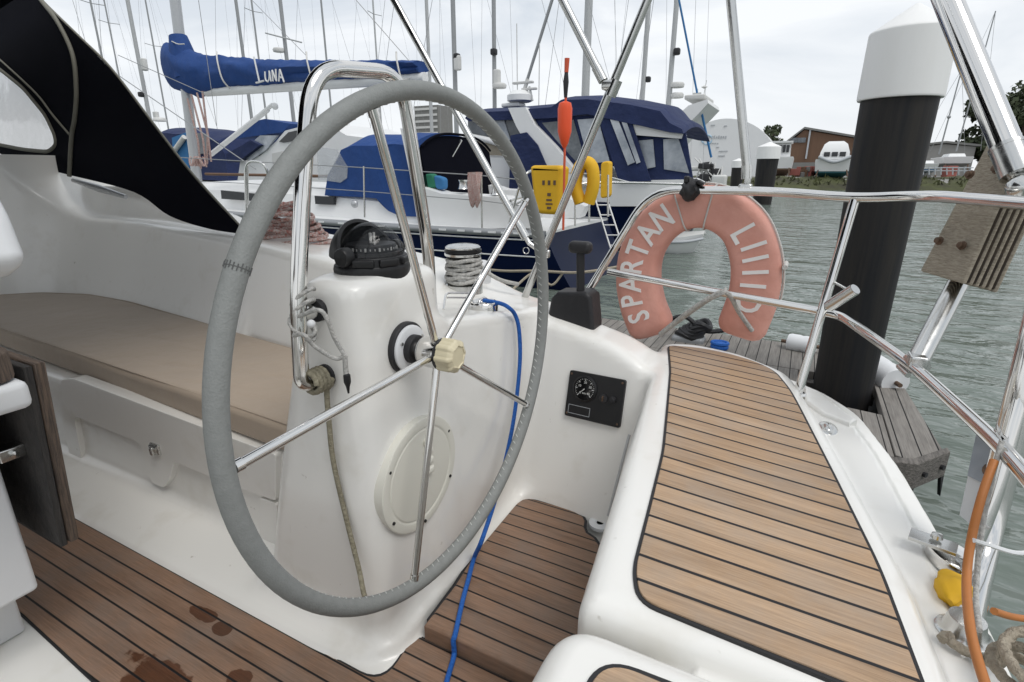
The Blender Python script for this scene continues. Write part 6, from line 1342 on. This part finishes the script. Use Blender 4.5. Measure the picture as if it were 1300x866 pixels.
# ---------------- trees
def tree(c, rx, ry, rz, trunk_h, n, label, name='tree', leaf=.28):
    o = thing(name, label, 'tree', (c[0], c[1], .6)); C0 = Vector(c); m_ = MB(); base = Vector((c[0], c[1], .4))
    m_.tube([base, base+Vector((.1, 0, trunk_h*.6)), C0+Vector((0, 0, rz*.3))], [rx*.09, rx*.07, rx*.03], 8)
    lobes = []
    for k in range(13):
        a = rng.uniform(0, 6.28); u = rng.uniform(-.8, .95); s = math.sqrt(1-u*u)*rng.uniform(.45, .85); lc = C0+Vector((rx*s*math.cos(a), ry*s*math.sin(a), rz*u*.75)); lobes.append((lc, rng.uniform(.26, .46)))
        m_.tube([base+Vector((0, 0, trunk_h*.55)), base.lerp(lc, .7), lc], [rx*.04, rx*.025, rx*.01], 6)
    put(m_, 'trunk', M['bark'], o); m_ = MB()
    for k in range(n):
        lc, s = lobes[k % len(lobes)]; d = Vector(rng.normal(size=3)).normalized()*rng.uniform(.35, 1)**.5; p = lc+Vector((d.x*rx*s, d.y*ry*s, d.z*rz*s*.8))
        a = Vector(rng.normal(size=3)).normalized()*leaf*rng.uniform(.5, 1.1); b = a.orthogonal().normalized()*leaf*rng.uniform(.4, .9)
        m_.add([p-a, p+b, p+a, p-b], [(0, 1, 2, 3)])
    put(m_, 'crown', M['leafs'], o, flat=True); return o
c = oy(981, 176, 88); tree((c.x, 88, c.z), 2.2, 2.2, 2.2, 2.5, 1500, 'dark round tree between the white shed and the brown hall', leaf=.22)
c = oy(1290, 160, 95); tree((c.x, 95, c.z), 6.5, 6, 6.0, 6, 4200, 'large dark tree behind the gantry tube at the right edge', leaf=.4)
c = oy(1262, 185, 92); tree((c.x, 92, c.z), 3.2, 3, 2.2, 1.5, 1500, 'lower dark tree just left of the large one at the right edge', leaf=.3)
c = oy(1318, 175, 90); tree((c.x, 90, c.z), 5, 5, 4.2, 4, 1800, 'dark tree outside the right edge beside the large one', leaf=.4)
# ---------------------------------------------------------------- water, sky
wm = bpy.data.materials.new('harbour_water'); wm.use_nodes = True; nt = wm.node_tree; N = nt.nodes; L = nt.links; b = N['Principled BSDF']
b.inputs['Base Color'].default_value = (.14, .168, .147, 1); b.inputs['Roughness'].default_value = .10; b.inputs['IOR'].default_value = 1.33; b.inputs['Specular IOR Level'].default_value = .5
tc = N.new('ShaderNodeTexCoord'); hts = []
for (sc, det, w, sx) in ((.6, 2, 1.0, (.6, 1.4, 1)), (2.0, 3, .55, (.7, 1.5, 1)), (6.5, 2, .09, (.9, 1.4, 1))):
    mp = N.new('ShaderNodeMapping'); mp.inputs['Scale'].default_value = sx; mp.inputs['Rotation'].default_value = (0, 0, R(28)); L.new(tc.outputs['Object'], mp.inputs[0]); n = N.new('ShaderNodeTexNoise'); n.inputs['Scale'].default_value = sc; n.inputs['Detail'].default_value = det; n.inputs['Distortion'].default_value = .6; L.new(mp.outputs[0], n.inputs['Vector'])
    mm = N.new('ShaderNodeMath'); mm.operation = 'MULTIPLY'; mm.inputs[1].default_value = w; L.new(n.outputs['Fac'], mm.inputs[0]); hts.append(mm.outputs[0])
ad = N.new('ShaderNodeMath'); L.new(hts[0], ad.inputs[0]); L.new(hts[1], ad.inputs[1]); ad2 = N.new('ShaderNodeMath'); L.new(ad.outputs[0], ad2.inputs[0]); L.new(hts[2], ad2.inputs[1])
bp = N.new('ShaderNodeBump'); bp.inputs['Strength'].default_value = 1.0; bp.inputs['Distance'].default_value = .19; L.new(ad2.outputs[0], bp.inputs['Height']); L.new(bp.outputs[0], b.inputs['Normal'])
mb = MB(); xs = [-3000, -600, -150, -40, 0, 40, 150, 600, 3000]; mb.grid(lambda u, v: (-3000+6000*u, -3000+6000*v, WZ), 8, 8); struct(mb, 'water', wm)
W_ = bpy.data.worlds.new('World'); SC.world = W_; W_.use_nodes = True; nt = W_.node_tree; N = nt.nodes; L = nt.links; bg = N['Background']
SUN_EL, SUN_ROT = R(62), R(112)
sky = N.new('ShaderNodeTexSky'); sky.sky_type = 'NISHITA'; sky.sun_disc = False; sky.sun_elevation = SUN_EL; sky.sun_rotation = SUN_ROT; sky.air_density = 1; sky.dust_density = 2
tc = N.new('ShaderNodeTexCoord'); mp = N.new('ShaderNodeMapping'); mp.inputs['Scale'].default_value = (1, 1, 3.2); L.new(tc.outputs['Generated'], mp.inputs[0])
n1 = N.new('ShaderNodeTexNoise'); n1.inputs['Scale'].default_value = 2.3; n1.inputs['Detail'].default_value = 7; n1.inputs['Roughness'].default_value = .55; n1.inputs['Distortion'].default_value = .5; L.new(mp.outputs[0], n1.inputs['Vector'])
rp = N.new('ShaderNodeValToRGB'); rp.color_ramp.elements[0].position = .38; rp.color_ramp.elements[1].position = .60; rp.color_ramp.elements[0].color = (5.5, 6.0, 6.6, 1); rp.color_ramp.elements[1].color = (8.2, 8.4, 8.6, 1)
L.new(n1.outputs['Fac'], rp.inputs[0])
sx = N.new('ShaderNodeSeparateXYZ'); L.new(tc.outputs['Generated'], sx.inputs[0]); mr = N.new('ShaderNodeMapRange'); mr.inputs[1].default_value = .0; mr.inputs[2].default_value = .3; mr.inputs[3].default_value = .15; mr.inputs[4].default_value = 1.0; L.new(sx.outputs[2], mr.inputs[0])
hz = N.new('ShaderNodeMix'); hz.data_type = 'RGBA'; hz.inputs[6].default_value = (8.3, 8.45, 8.6, 1); L.new(mr.outputs[0], hz.inputs[0]); L.new(rp.outputs[0], hz.inputs[7])
mx = N.new('ShaderNodeMix'); mx.data_type = 'RGBA'; mx.inputs[0].default_value = .93; L.new(sky.outputs[0], mx.inputs[6]); L.new(hz.outputs[2], mx.inputs[7]); L.new(mx.outputs[2], bg.inputs[0]); bg.inputs[1].default_value = .10
sd = bpy.data.lights.new('sun', 'SUN'); sd.energy = 1.3; sd.angle = R(30); sd.color = (1, .97, .93); so = bpy.data.objects.new('sun', sd); COL.objects.link(so)
# sky sun_rotation is measured clockwise from +Y
sdv = Vector((math.sin(SUN_ROT)*math.cos(SUN_EL), math.cos(SUN_ROT)*math.cos(SUN_EL), math.sin(SUN_EL))); so.rotation_euler = (-sdv).to_track_quat('-Z', 'Y').to_euler()
vs_ = SC.view_settings; SC.display_settings.display_device = 'sRGB'; vs_.view_transform = 'Standard'; vs_.look = 'None'; vs_.exposure = 0.3; vs_.gamma = 1.0; vs_.use_curve_mapping = False
SC.render.engine = 'CYCLES'; SC.cycles.max_bounces = 8; SC.cycles.transparent_max_bounces = 12; SC.cycles.use_denoising = True
